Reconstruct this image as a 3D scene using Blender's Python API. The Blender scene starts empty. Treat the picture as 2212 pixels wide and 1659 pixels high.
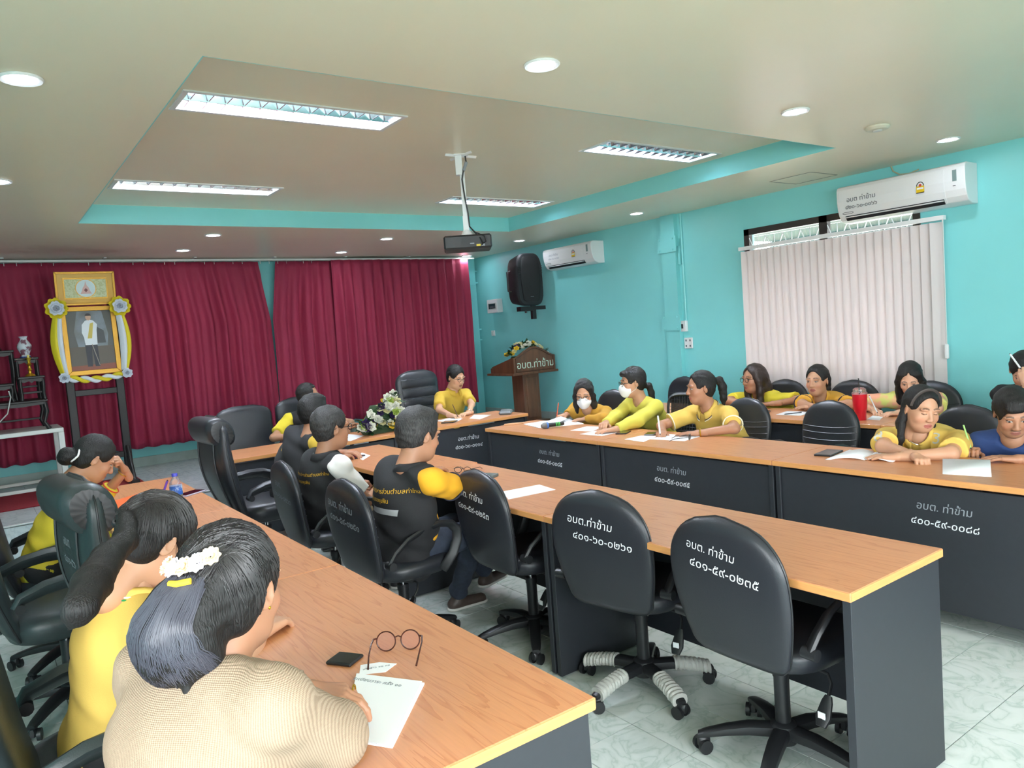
import bpy, math, random
import numpy as np
from mathutils import Matrix, Vector, Euler
from mathutils.bvhtree import BVHTree

# ------------------------------------------------------------------ camera
SC = bpy.context.scene
COL = SC.collection
IMW, IMH = 2212.0, 1659.0
CAM_H, CAM_YAW, CAM_PITCH, CAM_ROLL, CAM_F = 1.59418, 0.623537, -0.0722145, -0.0748961, 1621.544
_f = Vector((math.sin(CAM_YAW)*math.cos(CAM_PITCH), math.cos(CAM_YAW)*math.cos(CAM_PITCH), math.sin(CAM_PITCH)))
_r = Vector((math.cos(CAM_YAW), -math.sin(CAM_YAW), 0))
_u = _r.cross(_f)
CR = _r*math.cos(CAM_ROLL)+_u*math.sin(CAM_ROLL)
CU = -_r*math.sin(CAM_ROLL)+_u*math.cos(CAM_ROLL)
CF = _f
CO = Vector((0, 0, CAM_H))
cam_data = bpy.data.cameras.new('camera')
cam = bpy.data.objects.new('camera', cam_data)
COL.objects.link(cam)
cam_data.sensor_fit = 'HORIZONTAL'
cam_data.sensor_width = 36.0
cam_data.lens = CAM_F/IMW*36.0
cam_data.clip_start = 0.05
m = Matrix((CR, CU, -CF)).transposed().to_4x4()
m.translation = CO
cam.matrix_world = m
SC.camera = cam

def bp(px, py, ax, val):
    """point on the plane axis=val that the photo pixel looks at"""
    d = CF+CR*((px-IMW/2)/CAM_F)-CU*((py-IMH/2)/CAM_F)
    t = (val-CO[ax])/d[ax]
    return CO+d*t

# ------------------------------------------------------------------ world, exposure
world = bpy.data.worlds.new('overcast_sky')
SC.world = world
world.use_nodes = True
bg = world.node_tree.nodes['Background']
bg.inputs[0].default_value = (0.93, 0.97, 1.0, 1)
bg.inputs[1].default_value = 8.5
vs = SC.view_settings
vs.view_transform = 'Standard'
vs.look = 'None'
vs.gamma = 1.0
vs.use_curve_mapping = False
vs.exposure = 1.2

# room dimensions
XL, XR = -1.7, 6.47
YB, YF = -1.9, 9.75          # wall behind the camera, curtain wall
ZC, ZU = 2.726, 2.885        # lower and recessed ceiling
ZS, YS = 0.31, 7.30          # stage height and front edge
RX0, RX1, RY0, RY1 = 0.848, 5.232, 3.045, 7.10   # ceiling recess
WIN_BACK = (-1.2, 3.6, 0.95, 2.35)               # window behind the camera: x0,x1,z0,z1
WIN_L = (-1.5, 1.3, 0.95, 2.30)                  # window in the left wall beside the camera: y0,y1,z0,z1
WIN_R = (3.06, 4.79, 0.9, 2.42)                  # right window y0,y1,z0,z1
def portal(name, loc, rot, sx, sy):
    l = bpy.data.lights.new(name, 'AREA'); l.shape = 'RECTANGLE'; l.size = sx; l.size_y = sy
    l.cycles.is_portal = True
    o = bpy.data.objects.new(name, l); COL.objects.link(o); o.location = loc; o.rotation_euler = rot
portal('daylight_portal', ((WIN_BACK[0]+WIN_BACK[1])/2, YB-0.12, 1.65), (math.radians(90), 0, 0), 4.8, 1.4)
portal('daylight_portal', (XL-0.12, -0.1, 1.625), (0, math.radians(-90), 0), 1.35, 2.8)
portal('daylight_portal', (XR+0.16, 3.9, 1.65), (0, math.radians(90), 0), 1.5, 1.94)

# ------------------------------------------------------------------ helpers
def lin(c):
    return tuple(((v/255.0)/12.92 if v/255.0 <= 0.04045 else ((v/255.0+0.055)/1.055)**2.4) for v in c[:3])

MATS = {}
def mat(name, rgb, rough=0.5, metal=0.0, var=0.0, vscale=8.0, bump=0.0, bscale=60.0, stretch=(1,1,1), emit=0.0, alpha=1.0,
        trans=0.0, coat=0.0, spec=0.5, attr=None, sss=0.0, rgb2=None, contrast=None):
    if name in MATS: return MATS[name]
    M = bpy.data.materials.new(name); M.use_nodes = True
    nt = M.node_tree; N = nt.nodes; L = nt.links
    b = N['Principled BSDF']
    col = lin(rgb)
    b.inputs['Base Color'].default_value = (*col, 1)
    b.inputs['Roughness'].default_value = rough
    b.inputs['Metallic'].default_value = metal
    b.inputs['Specular IOR Level'].default_value = spec
    b.inputs['Alpha'].default_value = alpha
    b.inputs['Transmission Weight'].default_value = trans
    b.inputs['Coat Weight'].default_value = coat
    if sss: b.inputs['Subsurface Weight'].default_value = sss; b.inputs['Subsurface Scale'].default_value = 0.01
    if emit:
        b.inputs['Emission Color'].default_value = (*col, 1); b.inputs['Emission Strength'].default_value = emit
    if var or bump or rgb2:
        tc = N.new('ShaderNodeTexCoord'); mp = N.new('ShaderNodeMapping')
        mp.inputs['Scale'].default_value = stretch
        L.new(tc.outputs['Object'], mp.inputs['Vector'])
        if var or rgb2:
            nz = N.new('ShaderNodeTexNoise'); nz.inputs['Scale'].default_value = vscale; nz.inputs['Detail'].default_value = 6
            L.new(mp.outputs[0], nz.inputs['Vector'])
            rp = N.new('ShaderNodeValToRGB')
            c2 = lin(rgb2) if rgb2 else tuple(v*(1-var) for v in col)
            lo, hi = contrast if contrast else (0.3, 0.7)
            rp.color_ramp.elements[0].position = lo; rp.color_ramp.elements[1].position = hi
            rp.color_ramp.elements[0].color = (*c2, 1)
            rp.color_ramp.elements[1].color = (*(col if rgb2 else tuple(min(1, v*(1+var*0.5)) for v in col)), 1)
            L.new(nz.outputs['Fac'], rp.inputs[0]); L.new(rp.outputs[0], b.inputs['Base Color'])
        if bump:
            n2 = N.new('ShaderNodeTexNoise'); n2.inputs['Scale'].default_value = bscale; n2.inputs['Detail'].default_value = 4
            L.new(mp.outputs[0], n2.inputs['Vector'])
            bp_ = N.new('ShaderNodeBump'); bp_.inputs['Strength'].default_value = bump; bp_.inputs['Distance'].default_value = 0.004
            L.new(n2.outputs['Fac'], bp_.inputs['Height']); L.new(bp_.outputs[0], b.inputs['Normal'])
    if attr:
        a = N.new('ShaderNodeAttribute'); a.attribute_name = attr
        L.new(a.outputs['Color'], b.inputs['Base Color'])
    MATS[name] = M
    return M

class MB:
    """collects simple solids; build() links them as ONE mesh object"""
    def __init__(s): s.v = []; s.f = []; s.mi = []; s.cur = 0
    def add(s, vs_, fs, M=None):
        o = len(s.v)
        for p in vs_:
            p = Vector(p)
            s.v.append(tuple(M @ p if M is not None else p))
        for f in fs: s.f.append(tuple(i+o for i in f)); s.mi.append(s.cur)
        return s
    def box(s, c, d, M=None, rz=0.0):
        x, y, z = d[0]/2, d[1]/2, d[2]/2
        pts = [(-x,-y,-z),(x,-y,-z),(x,y,-z),(-x,y,-z),(-x,-y,z),(x,-y,z),(x,y,z),(-x,y,z)]
        R = Matrix.Rotation(rz, 3, 'Z')
        pts = [R @ Vector(p)+Vector(c) for p in pts]
        return s.add(pts, [(3,2,1,0),(4,5,6,7),(0,1,5,4),(1,2,6,5),(2,3,7,6),(3,0,4,7)], M)
    def bbox(s, c, d, b=0.004, M=None):
        """box with chamfered edges"""
        x, y, z = d[0]/2, d[1]/2, d[2]/2; b = min(b, x*.9, y*.9, z*.9)
        pts = []; F = []
        idx = {}
        for sx in (-1,1):
            for sy in (-1,1):
                for sz in (-1,1):
                    for a in range(3):
                        q = [sx*(x-b), sy*(y-b), sz*(z-b)]
                        q[a] = (sx*x, sy*y, sz*z)[a]
                        idx[(sx,sy,sz,a)] = len(pts); pts.append(Vector(q)+Vector(c))
        def g(*k): return idx[k]
        for a in range(3):
            o = [i for i in range(3) if i != a]
            for sg in (-1,1):
                ring = []
                for (p, q) in ((-1,-1),(1,-1),(1,1),(-1,1)):
                    k = [0,0,0]; k[a] = sg; k[o[0]] = p; k[o[1]] = q
                    ring.append(g(*k, a))
                if (sg > 0) != (a == 1): F.append(tuple(ring))
                else: F.append(tuple(reversed(ring)))
        for a in range(3):           # edges along axis a
            o = [i for i in range(3) if i != a]
            for p in (-1,1):
                for q in (-1,1):
                    k1 = [0,0,0]; k1[a] = -1; k1[o[0]] = p; k1[o[1]] = q
                    k2 = list(k1); k2[a] = 1
                    r = (g(*k1,o[0]), g(*k1,o[1]), g(*k2,o[1]), g(*k2,o[0]))
                    F.append(r if p*q*(1 if a != 1 else -1) > 0 else tuple(reversed(r)))
        for sx in (-1,1):
            for sy in (-1,1):
                for sz in (-1,1):
                    r = (g(sx,sy,sz,0), g(sx,sy,sz,1), g(sx,sy,sz,2))
                    F.append(r if sx*sy*sz > 0 else tuple(reversed(r)))
        return s.add(pts, F, M)
    def cyl(s, a, b, r, n=16, r2=None, M=None, caps=True):
        a, b = Vector(a), Vector(b); d = (b-a).normalized(); r2 = r if r2 is None else r2
        t = d.orthogonal().normalized(); w = d.cross(t)
        pts = []
        for k, (c, rr) in enumerate(((a, r), (b, r2))):
            for i in range(n):
                th = 2*math.pi*i/n; pts.append(c+(t*math.cos(th)+w*math.sin(th))*rr)
        F = [(i, (i+1) % n, n+(i+1) % n, n+i) for i in range(n)]
        if caps: F += [tuple(range(n-1, -1, -1)), tuple(range(n, 2*n))]
        return s.add(pts, F, M)
    def tube(s, path, r, n=8, M=None, flat=None, closed=False, up=None):
        """sweep a round (or flat=(w,h) rectangular-ish) section along path; r may be a list"""
        P = [Vector(p) for p in path]; m_ = len(P); pts = []; F = []
        prev = None
        for i, p in enumerate(P):
            if closed: d = (P[(i+1) % m_]-P[i-1]).normalized()
            else: d = (P[min(i+1, m_-1)]-P[max(i-1, 0)]).normalized()
            if up is not None: t = (Vector(up)-d*d.dot(Vector(up)))
            elif prev is None: t = d.orthogonal()
            else: t = prev-d*prev.dot(d)
            if t.length < 1e-6: t = d.orthogonal()
            t.normalize()
            prev = t; w = d.cross(t)
            rr = r[i] if isinstance(r, (list, tuple)) else r
            for k in range(n):
                th = 2*math.pi*(k+.5)/n
                cx, cy = math.cos(th), math.sin(th)
                if flat:
                    e = 0.55
                    cx = math.copysign(abs(cx)**e, cx)*flat[1]; cy = math.copysign(abs(cy)**e, cy)*flat[0]
                    sc = rr if rr else 1.0
                    pts.append(p+t*cx*sc+w*cy*sc)
                else: pts.append(p+(t*cx+w*cy)*rr)
        rng = m_ if closed else m_-1
        for i in range(rng):
            j = (i+1) % m_
            for k in range(n):
                F.append((i*n+k, i*n+(k+1) % n, j*n+(k+1) % n, j*n+k))
        if not closed:
            F.append(tuple(range(n-1, -1, -1))); F.append(tuple(range((m_-1)*n, m_*n)))
        return s.add(pts, F, M)
    def lathe(s, prof, n=20, M=None, c=(0,0,0)):
        pts = []; F = []; m_ = len(prof); c = Vector(c)
        for (r, z) in prof:
            for i in range(n):
                th = 2*math.pi*i/n; pts.append(c+Vector((max(r, 1e-5)*math.cos(th), max(r, 1e-5)*math.sin(th), z)))
        for j in range(m_-1):
            for i in range(n): F.append((j*n+i, j*n+(i+1) % n, (j+1)*n+(i+1) % n, (j+1)*n+i))
        F.append(tuple(range(n-1, -1, -1))); F.append(tuple(range((m_-1)*n, m_*n)))
        return s.add(pts, F, M)
    def prism(s, poly, d, M=None):
        """poly in the XZ plane, extruded from y=0 to y=d"""
        n = len(poly)
        pts = [(p[0], 0, p[1]) for p in poly]+[(p[0], d, p[1]) for p in poly]
        F = [tuple(range(n)), tuple(range(2*n-1, n-1, -1))]+[(i, n+i, n+(i+1) % n, (i+1) % n) for i in range(n)]
        return s.add(pts, F, M)
    def ell(s, c, r, n=16, m_=10, M=None, R=None):
        pts = []; F = []
        for j in range(m_+1):
            ph = math.pi*j/m_-math.pi/2
            for i in range(n):
                th = 2*math.pi*i/n
                q = Vector((r[0]*math.cos(ph)*math.cos(th), r[1]*math.cos(ph)*math.sin(th), r[2]*math.sin(ph)))
                if R is not None: q = R @ q
                pts.append(q+Vector(c))
        for j in range(m_):
            for i in range(n): F.append((j*n+i, j*n+(i+1) % n, (j+1)*n+(i+1) % n, (j+1)*n+i))
        return s.add(pts, F, M)
    def pad(s, rings, n=20, M=None, e=2.6):
        """rings: (centre, lateral vec, depth vec) half-axis vectors; superellipse sections"""
        pts = []; F = []; m_ = len(rings)
        for (c, a, b) in rings:
            c, a, b = Vector(c), Vector(a), Vector(b)
            for i in range(n):
                th = 2*math.pi*i/n; cx, cy = math.cos(th), math.sin(th)
                cx = math.copysign(abs(cx)**(2/e), cx); cy = math.copysign(abs(cy)**(2/e), cy)
                pts.append(c+a*cx+b*cy)
        for j in range(m_-1):
            for i in range(n): F.append((j*n+i, j*n+(i+1) % n, (j+1)*n+(i+1) % n, (j+1)*n+i))
        F.append(tuple(range(n-1, -1, -1))); F.append(tuple(range((m_-1)*n, m_*n)))
        return s.add(pts, F, M)
    def build(s, name, material, parent=None, smooth=False, bevel=0.0, auto=None, extra=None):
        me = bpy.data.meshes.new(name)
        me.from_pydata(s.v, [], s.f)
        me.materials.append(material)
        for x in (extra or []): me.materials.append(x)
        if extra: me.polygons.foreach_set('material_index', s.mi)
        me.validate()
        fix_normals(me)
        if smooth: me.polygons.foreach_set('use_smooth', [True]*len(me.polygons))
        if smooth and auto is not False: me.set_sharp_from_angle(angle=math.radians(auto or 40))
        me.update()
        o = bpy.data.objects.new(name, me); COL.objects.link(o)
        if parent is not None: o.parent = parent
        if bevel:
            md = o.modifiers.new('bevel', 'BEVEL'); md.width = bevel; md.segments = 2; md.limit_method = 'ANGLE'
        return o

def fix_normals(me):
    import bmesh
    b = bmesh.new(); b.from_mesh(me); bmesh.ops.recalc_face_normals(b, faces=b.faces); b.to_mesh(me); b.free()

def tag(o, label=None, cat=None, group=None, kind=None):
    if label: o['label'] = label
    if cat: o['category'] = cat
    if group: o['group'] = group
    if kind: o['kind'] = kind
    return o
def thing(name, label, cat, loc=(0,0,0), rz=0.0, group=None, rot=None):
    o = bpy.data.objects.new(name, None); COL.objects.link(o)
    o.empty_display_size = 0.1
    o.location = loc; o.rotation_euler = rot if rot else (0, 0, rz)
    return tag(o, label, cat, group)
def copy_tree(o, parent=None):
    c = o.copy(); COL.objects.link(c)
    if parent is not None: c.parent = parent
    for ch in list(o.children): copy_tree(ch, c)
    return c
def meshobj(name, verts, faces, material, parent=None, smooth=True, col=None):
    me = bpy.data.meshes.new(name)
    verts = np.asarray(verts, dtype=np.float32); faces = np.asarray(faces, dtype=np.int32)
    me.vertices.add(len(verts)); me.vertices.foreach_set('co', verts.ravel())
    n = faces.shape[1]
    me.loops.add(faces.size); me.loops.foreach_set('vertex_index', faces.ravel())
    me.polygons.add(len(faces)); me.polygons.foreach_set('loop_start', np.arange(0, faces.size, n, dtype=np.int32))
    me.update(calc_edges=True)
    me.materials.append(material)
    if smooth: me.polygons.foreach_set('use_smooth', np.ones(len(faces), dtype=bool))
    if col is not None:
        ca = me.color_attributes.new('Col', 'FLOAT_COLOR', 'POINT')
        c4 = np.ones((len(verts), 4), dtype=np.float32); c4[:, :3] = col
        ca.data.foreach_set('color', c4.ravel())
    o = bpy.data.objects.new(name, me); COL.objects.link(o)
    if parent is not None: o.parent = parent
    return o

def text_mesh(s, size, extrude=0.0004, align='CENTER', spacing=1.0):
    cu = bpy.data.curves.new('lettering', 'FONT'); cu.body = s; cu.size = size; cu.extrude = extrude
    cu.align_x = align; cu.resolution_u = 2; cu.space_character = spacing; cu.align_y = 'CENTER'
    o = bpy.data.objects.new('lettering', cu); COL.objects.link(o)
    bpy.context.view_layer.update()
    me = bpy.data.meshes.new_from_object(o.evaluated_get(bpy.context.evaluated_depsgraph_get()))
    bpy.data.objects.remove(o)
    return me
def lettering(s, size, material, parent, M, name='lettering', wrap=None, wdir=None, off=0.0012, bold=0.0, skew=0.0, cuts=0):
    """flat lettering placed by matrix M (local X = reading direction, Y = up, Z = out); optionally laid onto a surface"""
    me = text_mesh(s, size, extrude=0.0 if wrap else 0.0004)
    if skew: me.transform(Matrix(((1, skew, 0, 0), (0, 1, 0, 0), (0, 0, 1, 0), (0, 0, 0, 1))))
    if wrap:
        import bmesh
        b = bmesh.new(); b.from_mesh(me); bmesh.ops.triangulate(b, faces=b.faces)
        if cuts: bmesh.ops.subdivide_edges(b, edges=b.edges, cuts=cuts, use_grid_fill=True)
        b.to_mesh(me); b.free()
    me.transform(M)
    if wrap:
        d = Vector(wdir)
        for v in me.vertices:
            h = wrap.ray_cast(v.co-d*0.3, d, 0.7)
            if h[0] is None: h = wrap.find_nearest(v.co)
            if h[0] is not None: v.co = h[0]-d*off
    me.materials.clear(); me.materials.append(material)
    o = bpy.data.objects.new(name, me); COL.objects.link(o)
    if parent is not None: o.parent = parent
    return o
def bvh_of(o):
    me = o.data
    return BVHTree.FromPolygons([v.co.copy() for v in me.vertices], [tuple(p.vertices) for p in me.polygons])
def frameM(o, x, y):
    """matrix with origin o, X along x, Y along y"""
    x = Vector(x).normalized(); y = Vector(y); y = (y-x*y.dot(x)).normalized(); z = x.cross(y)
    M = Matrix((x, y, z)).transposed().to_4x4(); M.translation = Vector(o)
    return M
RAD = math.radians

# ------------------------------------------------------------------ materials
m_ceil = mat('ceiling_paint', (238, 229, 207), 0.32, var=0.02, vscale=1.5, spec=0.4)
m_teal = mat('teal_wall_paint', (138, 220, 222), 0.42, var=0.03, vscale=2.0, bump=0.05, bscale=250)
m_base = mat('grey_tile_skirting', (176, 190, 186), 0.35, var=0.1, vscale=9)
m_white = mat('white_plastic', (232, 234, 236), 0.28)
m_offwhite = mat('offwhite_metal', (214, 217, 214), 0.4)
m_black = mat('black_plastic', (30, 31, 34), 0.42)
m_blackgloss = mat('black_gloss', (14, 14, 16), 0.12)
m_chrome = mat('chrome', (210, 212, 215), 0.15, metal=1.0)
m_leather = mat('black_leather', (38, 40, 46), 0.38, bump=0.12, bscale=350, spec=0.5)
m_leather2 = mat('dark_green_grey_leather', (46, 54, 56), 0.36, bump=0.12, bscale=350)
m_panel = mat('charcoal_laminate', (42, 45, 51), 0.48, var=0.06, vscale=40)
m_panel_lit = mat('charcoal_laminate_lit', (78, 88, 94), 0.5, var=0.04, vscale=60)  # charcoal laminate again, with strong light put into its colour; unused
m_paper = mat('white_paper', (240, 242, 246), 0.9, spec=.1)
m_ink = mat('white_paint_lettering', (225, 228, 232), 0.7)
m_inkfade = mat('faded_white_lettering', (140, 146, 152), 0.8)
m_pencil = mat('grey_pencil_lettering', (95, 100, 108), 0.8)
m_gold = mat('gold', (205, 160, 50), 0.28, metal=0.9)
m_glass = mat('clear_glass', (255, 255, 255), 0.02, trans=1.0)

def wood_mat(name, c1, c2, c3, rough=0.3):
    M = bpy.data.materials.new(name); M.use_nodes = True
    nt = M.node_tree; N = nt.nodes; L = nt.links; b = N['Principled BSDF']
    tc = N.new('ShaderNodeTexCoord'); mp = N.new('ShaderNodeMapping'); mp.inputs['Scale'].default_value = (0.55, 9.0, 9.0)
    L.new(tc.outputs['Object'], mp.inputs[0])
    oi = N.new('ShaderNodeObjectInfo')
    ad = N.new('ShaderNodeVectorMath'); ad.operation = 'ADD'
    sc = N.new('ShaderNodeVectorMath'); sc.operation = 'SCALE'; sc.inputs['Scale'].default_value = 13.0
    cb = N.new('ShaderNodeCombineXYZ'); L.new(oi.outputs['Random'], cb.inputs[0]); L.new(oi.outputs['Random'], cb.inputs[1])
    L.new(cb.outputs[0], sc.inputs[0]); L.new(mp.outputs[0], ad.inputs[0]); L.new(sc.outputs[0], ad.inputs[1])
    n1 = N.new('ShaderNodeTexNoise'); n1.inputs['Scale'].default_value = 1.6; n1.inputs['Detail'].default_value = 3; n1.inputs['Distortion'].default_value = 0.6
    L.new(ad.outputs[0], n1.inputs['Vector'])
    mu = N.new('ShaderNodeMath'); mu.operation = 'MULTIPLY'; mu.inputs[1].default_value = 8.5
    fr = N.new('ShaderNodeMath'); fr.operation = 'FRACT'
    L.new(n1.outputs['Fac'], mu.inputs[0]); L.new(mu.outputs[0], fr.inputs[0])
    rp = N.new('ShaderNodeValToRGB')
    e = rp.color_ramp.elements
    e[0].position = 0.0; e[0].color = (*lin(c2), 1); e[1].position = 1.0; e[1].color = (*lin(c1), 1)
    q = e.new(0.12); q.color = (*lin(c3), 1); q = e.new(0.3); q.color = (*lin(c1), 1)
    L.new(fr.outputs[0], rp.inputs[0])
    n2 = N.new('ShaderNodeTexNoise'); n2.inputs['Scale'].default_value = 22.0; n2.inputs['Detail'].default_value = 4
    L.new(ad.outputs[0], n2.inputs['Vector'])
    mx = N.new('ShaderNodeMixRGB'); mx.blend_type = 'MULTIPLY'; mx.inputs[0].default_value = 0.22
    L.new(rp.outputs[0], mx.inputs[1]); L.new(n2.outputs['Fac'], mx.inputs[2])
    L.new(mx.outputs[0], b.inputs['Base Color'])
    b.inputs['Roughness'].default_value = rough
    return M
m_wood = wood_mat('cherry_laminate', (212, 146, 100), (194, 124, 80), (202, 134, 89), 0.33)
m_woodedge = mat('beech_edge_band', (214, 152, 92), 0.4, var=0.12, vscale=6, stretch=(1, 1, 14))
m_lectern = mat('brown_teak', (104, 66, 44), 0.38, var=0.35, vscale=5, stretch=(4, 4, 0.6))
m_dkwood = mat('black_lacquer_wood', (28, 25, 26), 0.5, var=0.2, vscale=10)

# ================================================================== STRUCTURE
def struct(o): o['kind'] = 'structure'; return o
# --- floor with separate tiles
def tile_material(name, base, vein, vein2, perobj):
    M = bpy.data.materials.new(name); M.use_nodes = True
    nt = M.node_tree; N = nt.nodes; L = nt.links; b = N['Principled BSDF']
    geo = N.new('ShaderNodeNewGeometry')
    src = geo.outputs['Position']
    if perobj:
        oi = N.new('ShaderNodeObjectInfo'); sc = N.new('ShaderNodeVectorMath'); sc.operation = 'SCALE'; sc.inputs['Scale'].default_value = 31.0
        cb = N.new('ShaderNodeCombineXYZ'); ad = N.new('ShaderNodeVectorMath'); ad.operation = 'ADD'
        for k in range(3): L.new(oi.outputs['Random'], cb.inputs[k])
        L.new(cb.outputs[0], sc.inputs[0]); L.new(src, ad.inputs[0]); L.new(sc.outputs[0], ad.inputs[1]); src = ad.outputs[0]
    n1 = N.new('ShaderNodeTexNoise'); n1.inputs['Scale'].default_value = 6.0; n1.inputs['Detail'].default_value = 7; n1.inputs['Distortion'].default_value = 1.2
    L.new(src, n1.inputs['Vector'])
    sb = N.new('ShaderNodeMath'); sb.operation = 'SUBTRACT'; sb.inputs[1].default_value = 0.5
    ab = N.new('ShaderNodeMath'); ab.operation = 'ABSOLUTE'
    L.new(n1.outputs['Fac'], sb.inputs[0]); L.new(sb.outputs[0], ab.inputs[0])
    rp = N.new('ShaderNodeValToRGB'); e = rp.color_ramp.elements
    e[0].position = 0.0; e[0].color = (*lin(vein), 1); e[1].position = 0.11; e[1].color = (*lin(base), 1)
    q = e.new(0.03); q.color = (*lin(vein2), 1)
    L.new(ab.outputs[0], rp.inputs[0])
    L.new(rp.outputs[0], b.inputs['Base Color'])
    b.inputs['Roughness'].default_value = 0.22
    return M
m_tile = tile_material('green_veined_floor_tile', (212, 220, 217), (184, 199, 193), (203, 213, 209), True)
m_tile_far = tile_material('green_veined_floor_tile_field', (212, 220, 217), (184, 199, 193), (203, 213, 209), False)
m_stage = tile_material('pale_stage_tile', (212, 220, 224), (190, 200, 206), (204, 212, 217), False)
m_grout = mat('grey_grout', (112, 118, 114), 0.8)
fl = MB().box(((XL+XR)/2, (YB+YF)/2, -0.054), (XR-XL, YF-YB, 0.1)).build('floor', m_grout); struct(fl)
T = 0.2935; TX, TY = 1.980-T*20, 1.820-T*20
def projpx(p):
    d = Vector(p)-CO; z = d.dot(CF)
    return (IMW/2+CAM_F*d.dot(CR)/z, IMH/2-CAM_F*d.dot(CU)/z, z)
tiles = []
for i in range(0, 45):
    for j in range(0, 60):
        x, y = TX+(i+.5)*T, TY+(j+.5)*T
        if x < XL-.1 or x > XR+.1 or y < YB-.1 or y > YS+.05: continue
        q = projpx((x, y, 0))
        vis = q[2] > .4 and -80 < q[0] < IMW+80 and 700 < q[1] < IMH+90
        if x > 3.6 and y < 6 and not (x < 4.6 and y < 2.6): vis = vis and q[2] < 4.5
        tiles.append((0 if vis else 1, q[2] if q[2] > 0 else 99, x, y))
tiles.sort()
g = T/2-0.0021
tb = MB().box((0, 0, -0.002), (2*g, 2*g, 0.004))
t0 = None; rest = MB()
for k, (v, d, x, y) in enumerate(tiles):
    if k < 290 and v == 0:
        if t0 is None:
            t0 = tb.build('floor_tile', m_tile, fl); o = t0
        else:
            o = t0.copy(); COL.objects.link(o)
        o.location = (x, y, 0); o.rotation_euler = (0, 0, random.Random(k).choice([0, 1, 2, 3])*math.pi/2)
    else:
        x0, x1, y0, y1 = max(x-g, XL), min(x+g, XR), max(y-g, YB), min(y+g, YS)
        if x1-x0 > .01 and y1-y0 > .01: rest.box(((x0+x1)/2, (y0+y1)/2, -0.002), (x1-x0, y1-y0, 0.004))
r = rest.build('floor_tile_field', m_tile_far, fl); r['kind'] = 'stuff'
# --- stage at the curtain end
st = MB().box(((XL+XR)/2, (YS+YF)/2+.01, ZS/2-.004), (XR-XL, YF-YS-.02, ZS-.008)).build('floor_stage', m_grout); struct(st)
sm = MB(); n = 0
for i in range(28):
    for j in range(9):
        x0 = XL+i*T; y0 = YS+j*T
        x1 = min(x0+T-.002, XR); y1 = min(y0+T-.002, YF)
        sm.box(((x0+x1)/2, (y0+y1)/2, ZS-.004), (x1-x0, y1-y0, .008))
    x0 = XL+i*T; x1 = min(x0+T-.002, XR)
    sm.box(((x0+x1)/2, YS-.004, (ZS-.012)/2), (x1-x0, .008, ZS-.014))
so = sm.build('stage_tiles', m_stage, st); so['kind'] = 'stuff'
MB().box(((XL+XR)/2, YS+.008, ZS+.001), (XR-XL, .03, .006)).build('stage_nosing', mat('white_nosing', (240, 242, 242), .4), st)

# --- walls
wm = MB()
y0, y1, z0, z1 = WIN_R
tk = .16
def wall_with_hole(mb, axis, plane, lo, hi, zlo, zhi, h0, h1, hz0, hz1):
    def bx(a0, a1, b0, b1):
        if a1-a0 < 1e-4 or b1-b0 < 1e-4: return
        if axis == 'x': mb.box((plane, (a0+a1)/2, (b0+b1)/2), (tk, a1-a0, b1-b0))
        else: mb.box(((a0+a1)/2, plane, (b0+b1)/2), (a1-a0, tk, b1-b0))
    bx(lo, h0, zlo, zhi); bx(h1, hi, zlo, zhi); bx(h0, h1, zlo, hz0); bx(h0, h1, hz1, zhi)
wall_with_hole(wm, 'x', XR+tk/2, YB-tk, YF+tk, 0, 3.05, y0, y1, z0, z1)
w_right = struct(wm.build('wall_right', m_teal))
wm = MB(); wm.box(((XL+XR)/2, YF+tk/2, 1.52), (XR-XL, tk, 3.05)); w_back = struct(wm.build('wall_back', m_teal))
wm = MB(); wall_with_hole(wm, 'x', XL-tk/2, YB-tk, YF+tk, 0, 3.05, *WIN_L); w_left = struct(wm.build('wall_left', m_teal))
wm = MB(); wall_with_hole(wm, 'y', YB-tk/2, XL, XR, 0, 3.05, *WIN_BACK); w_front = struct(wm.build('wall_front', m_teal))
# window frame behind the camera
wf = MB()
for x in (WIN_BACK[0]+.03, .4, 2.0, WIN_BACK[1]-.03): wf.box((x, YB-.08, 1.65), (.06, .08, 1.4))
for z in (WIN_BACK[2]+.03, WIN_BACK[3]-.03): wf.box(((WIN_BACK[0]+WIN_BACK[1])/2, YB-.08, z), (WIN_BACK[1]-WIN_BACK[0], .07, .06))
struct(wf.build('window_2', mat('brown_aluminium', (52, 44, 42), .4)))
wf = MB()
for y in (WIN_L[0]+.03, -.1, WIN_L[1]-.03): wf.box((XL-.08, y, 1.625), (.08, .06, 1.35))
for z in (WIN_L[2]+.03, WIN_L[3]-.03): wf.box((XL-.08, -.1, z), (.07, WIN_L[1]-WIN_L[0], .06))
struct(wf.build('window_3', mat('brown_aluminium', (52, 44, 42), .4)))
# skirting of the raised end and of the side walls
b = MB().box(((XL+XR)/2, YF-.008, ZS+.055), (XR-XL, .016, .11)); struct(b.build('baseboard_back', m_base))
b = MB().box((XR-.008, (YS+YF)/2, ZS+.055), (.016, YF-YS, .11)); b.box((XR-.008, (YB+YS)/2, .055), (.016, YS-YB, .11)); struct(b.build('baseboard_right', m_base))
b = MB().box((XL+.008, (YS+YF)/2, ZS+.055), (.016, YF-YS, .11)); b.box((XL+.008, (YB+YS)/2, .055), (.016, YS-YB, .11)); struct(b.build('baseboard_left', m_base))

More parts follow.
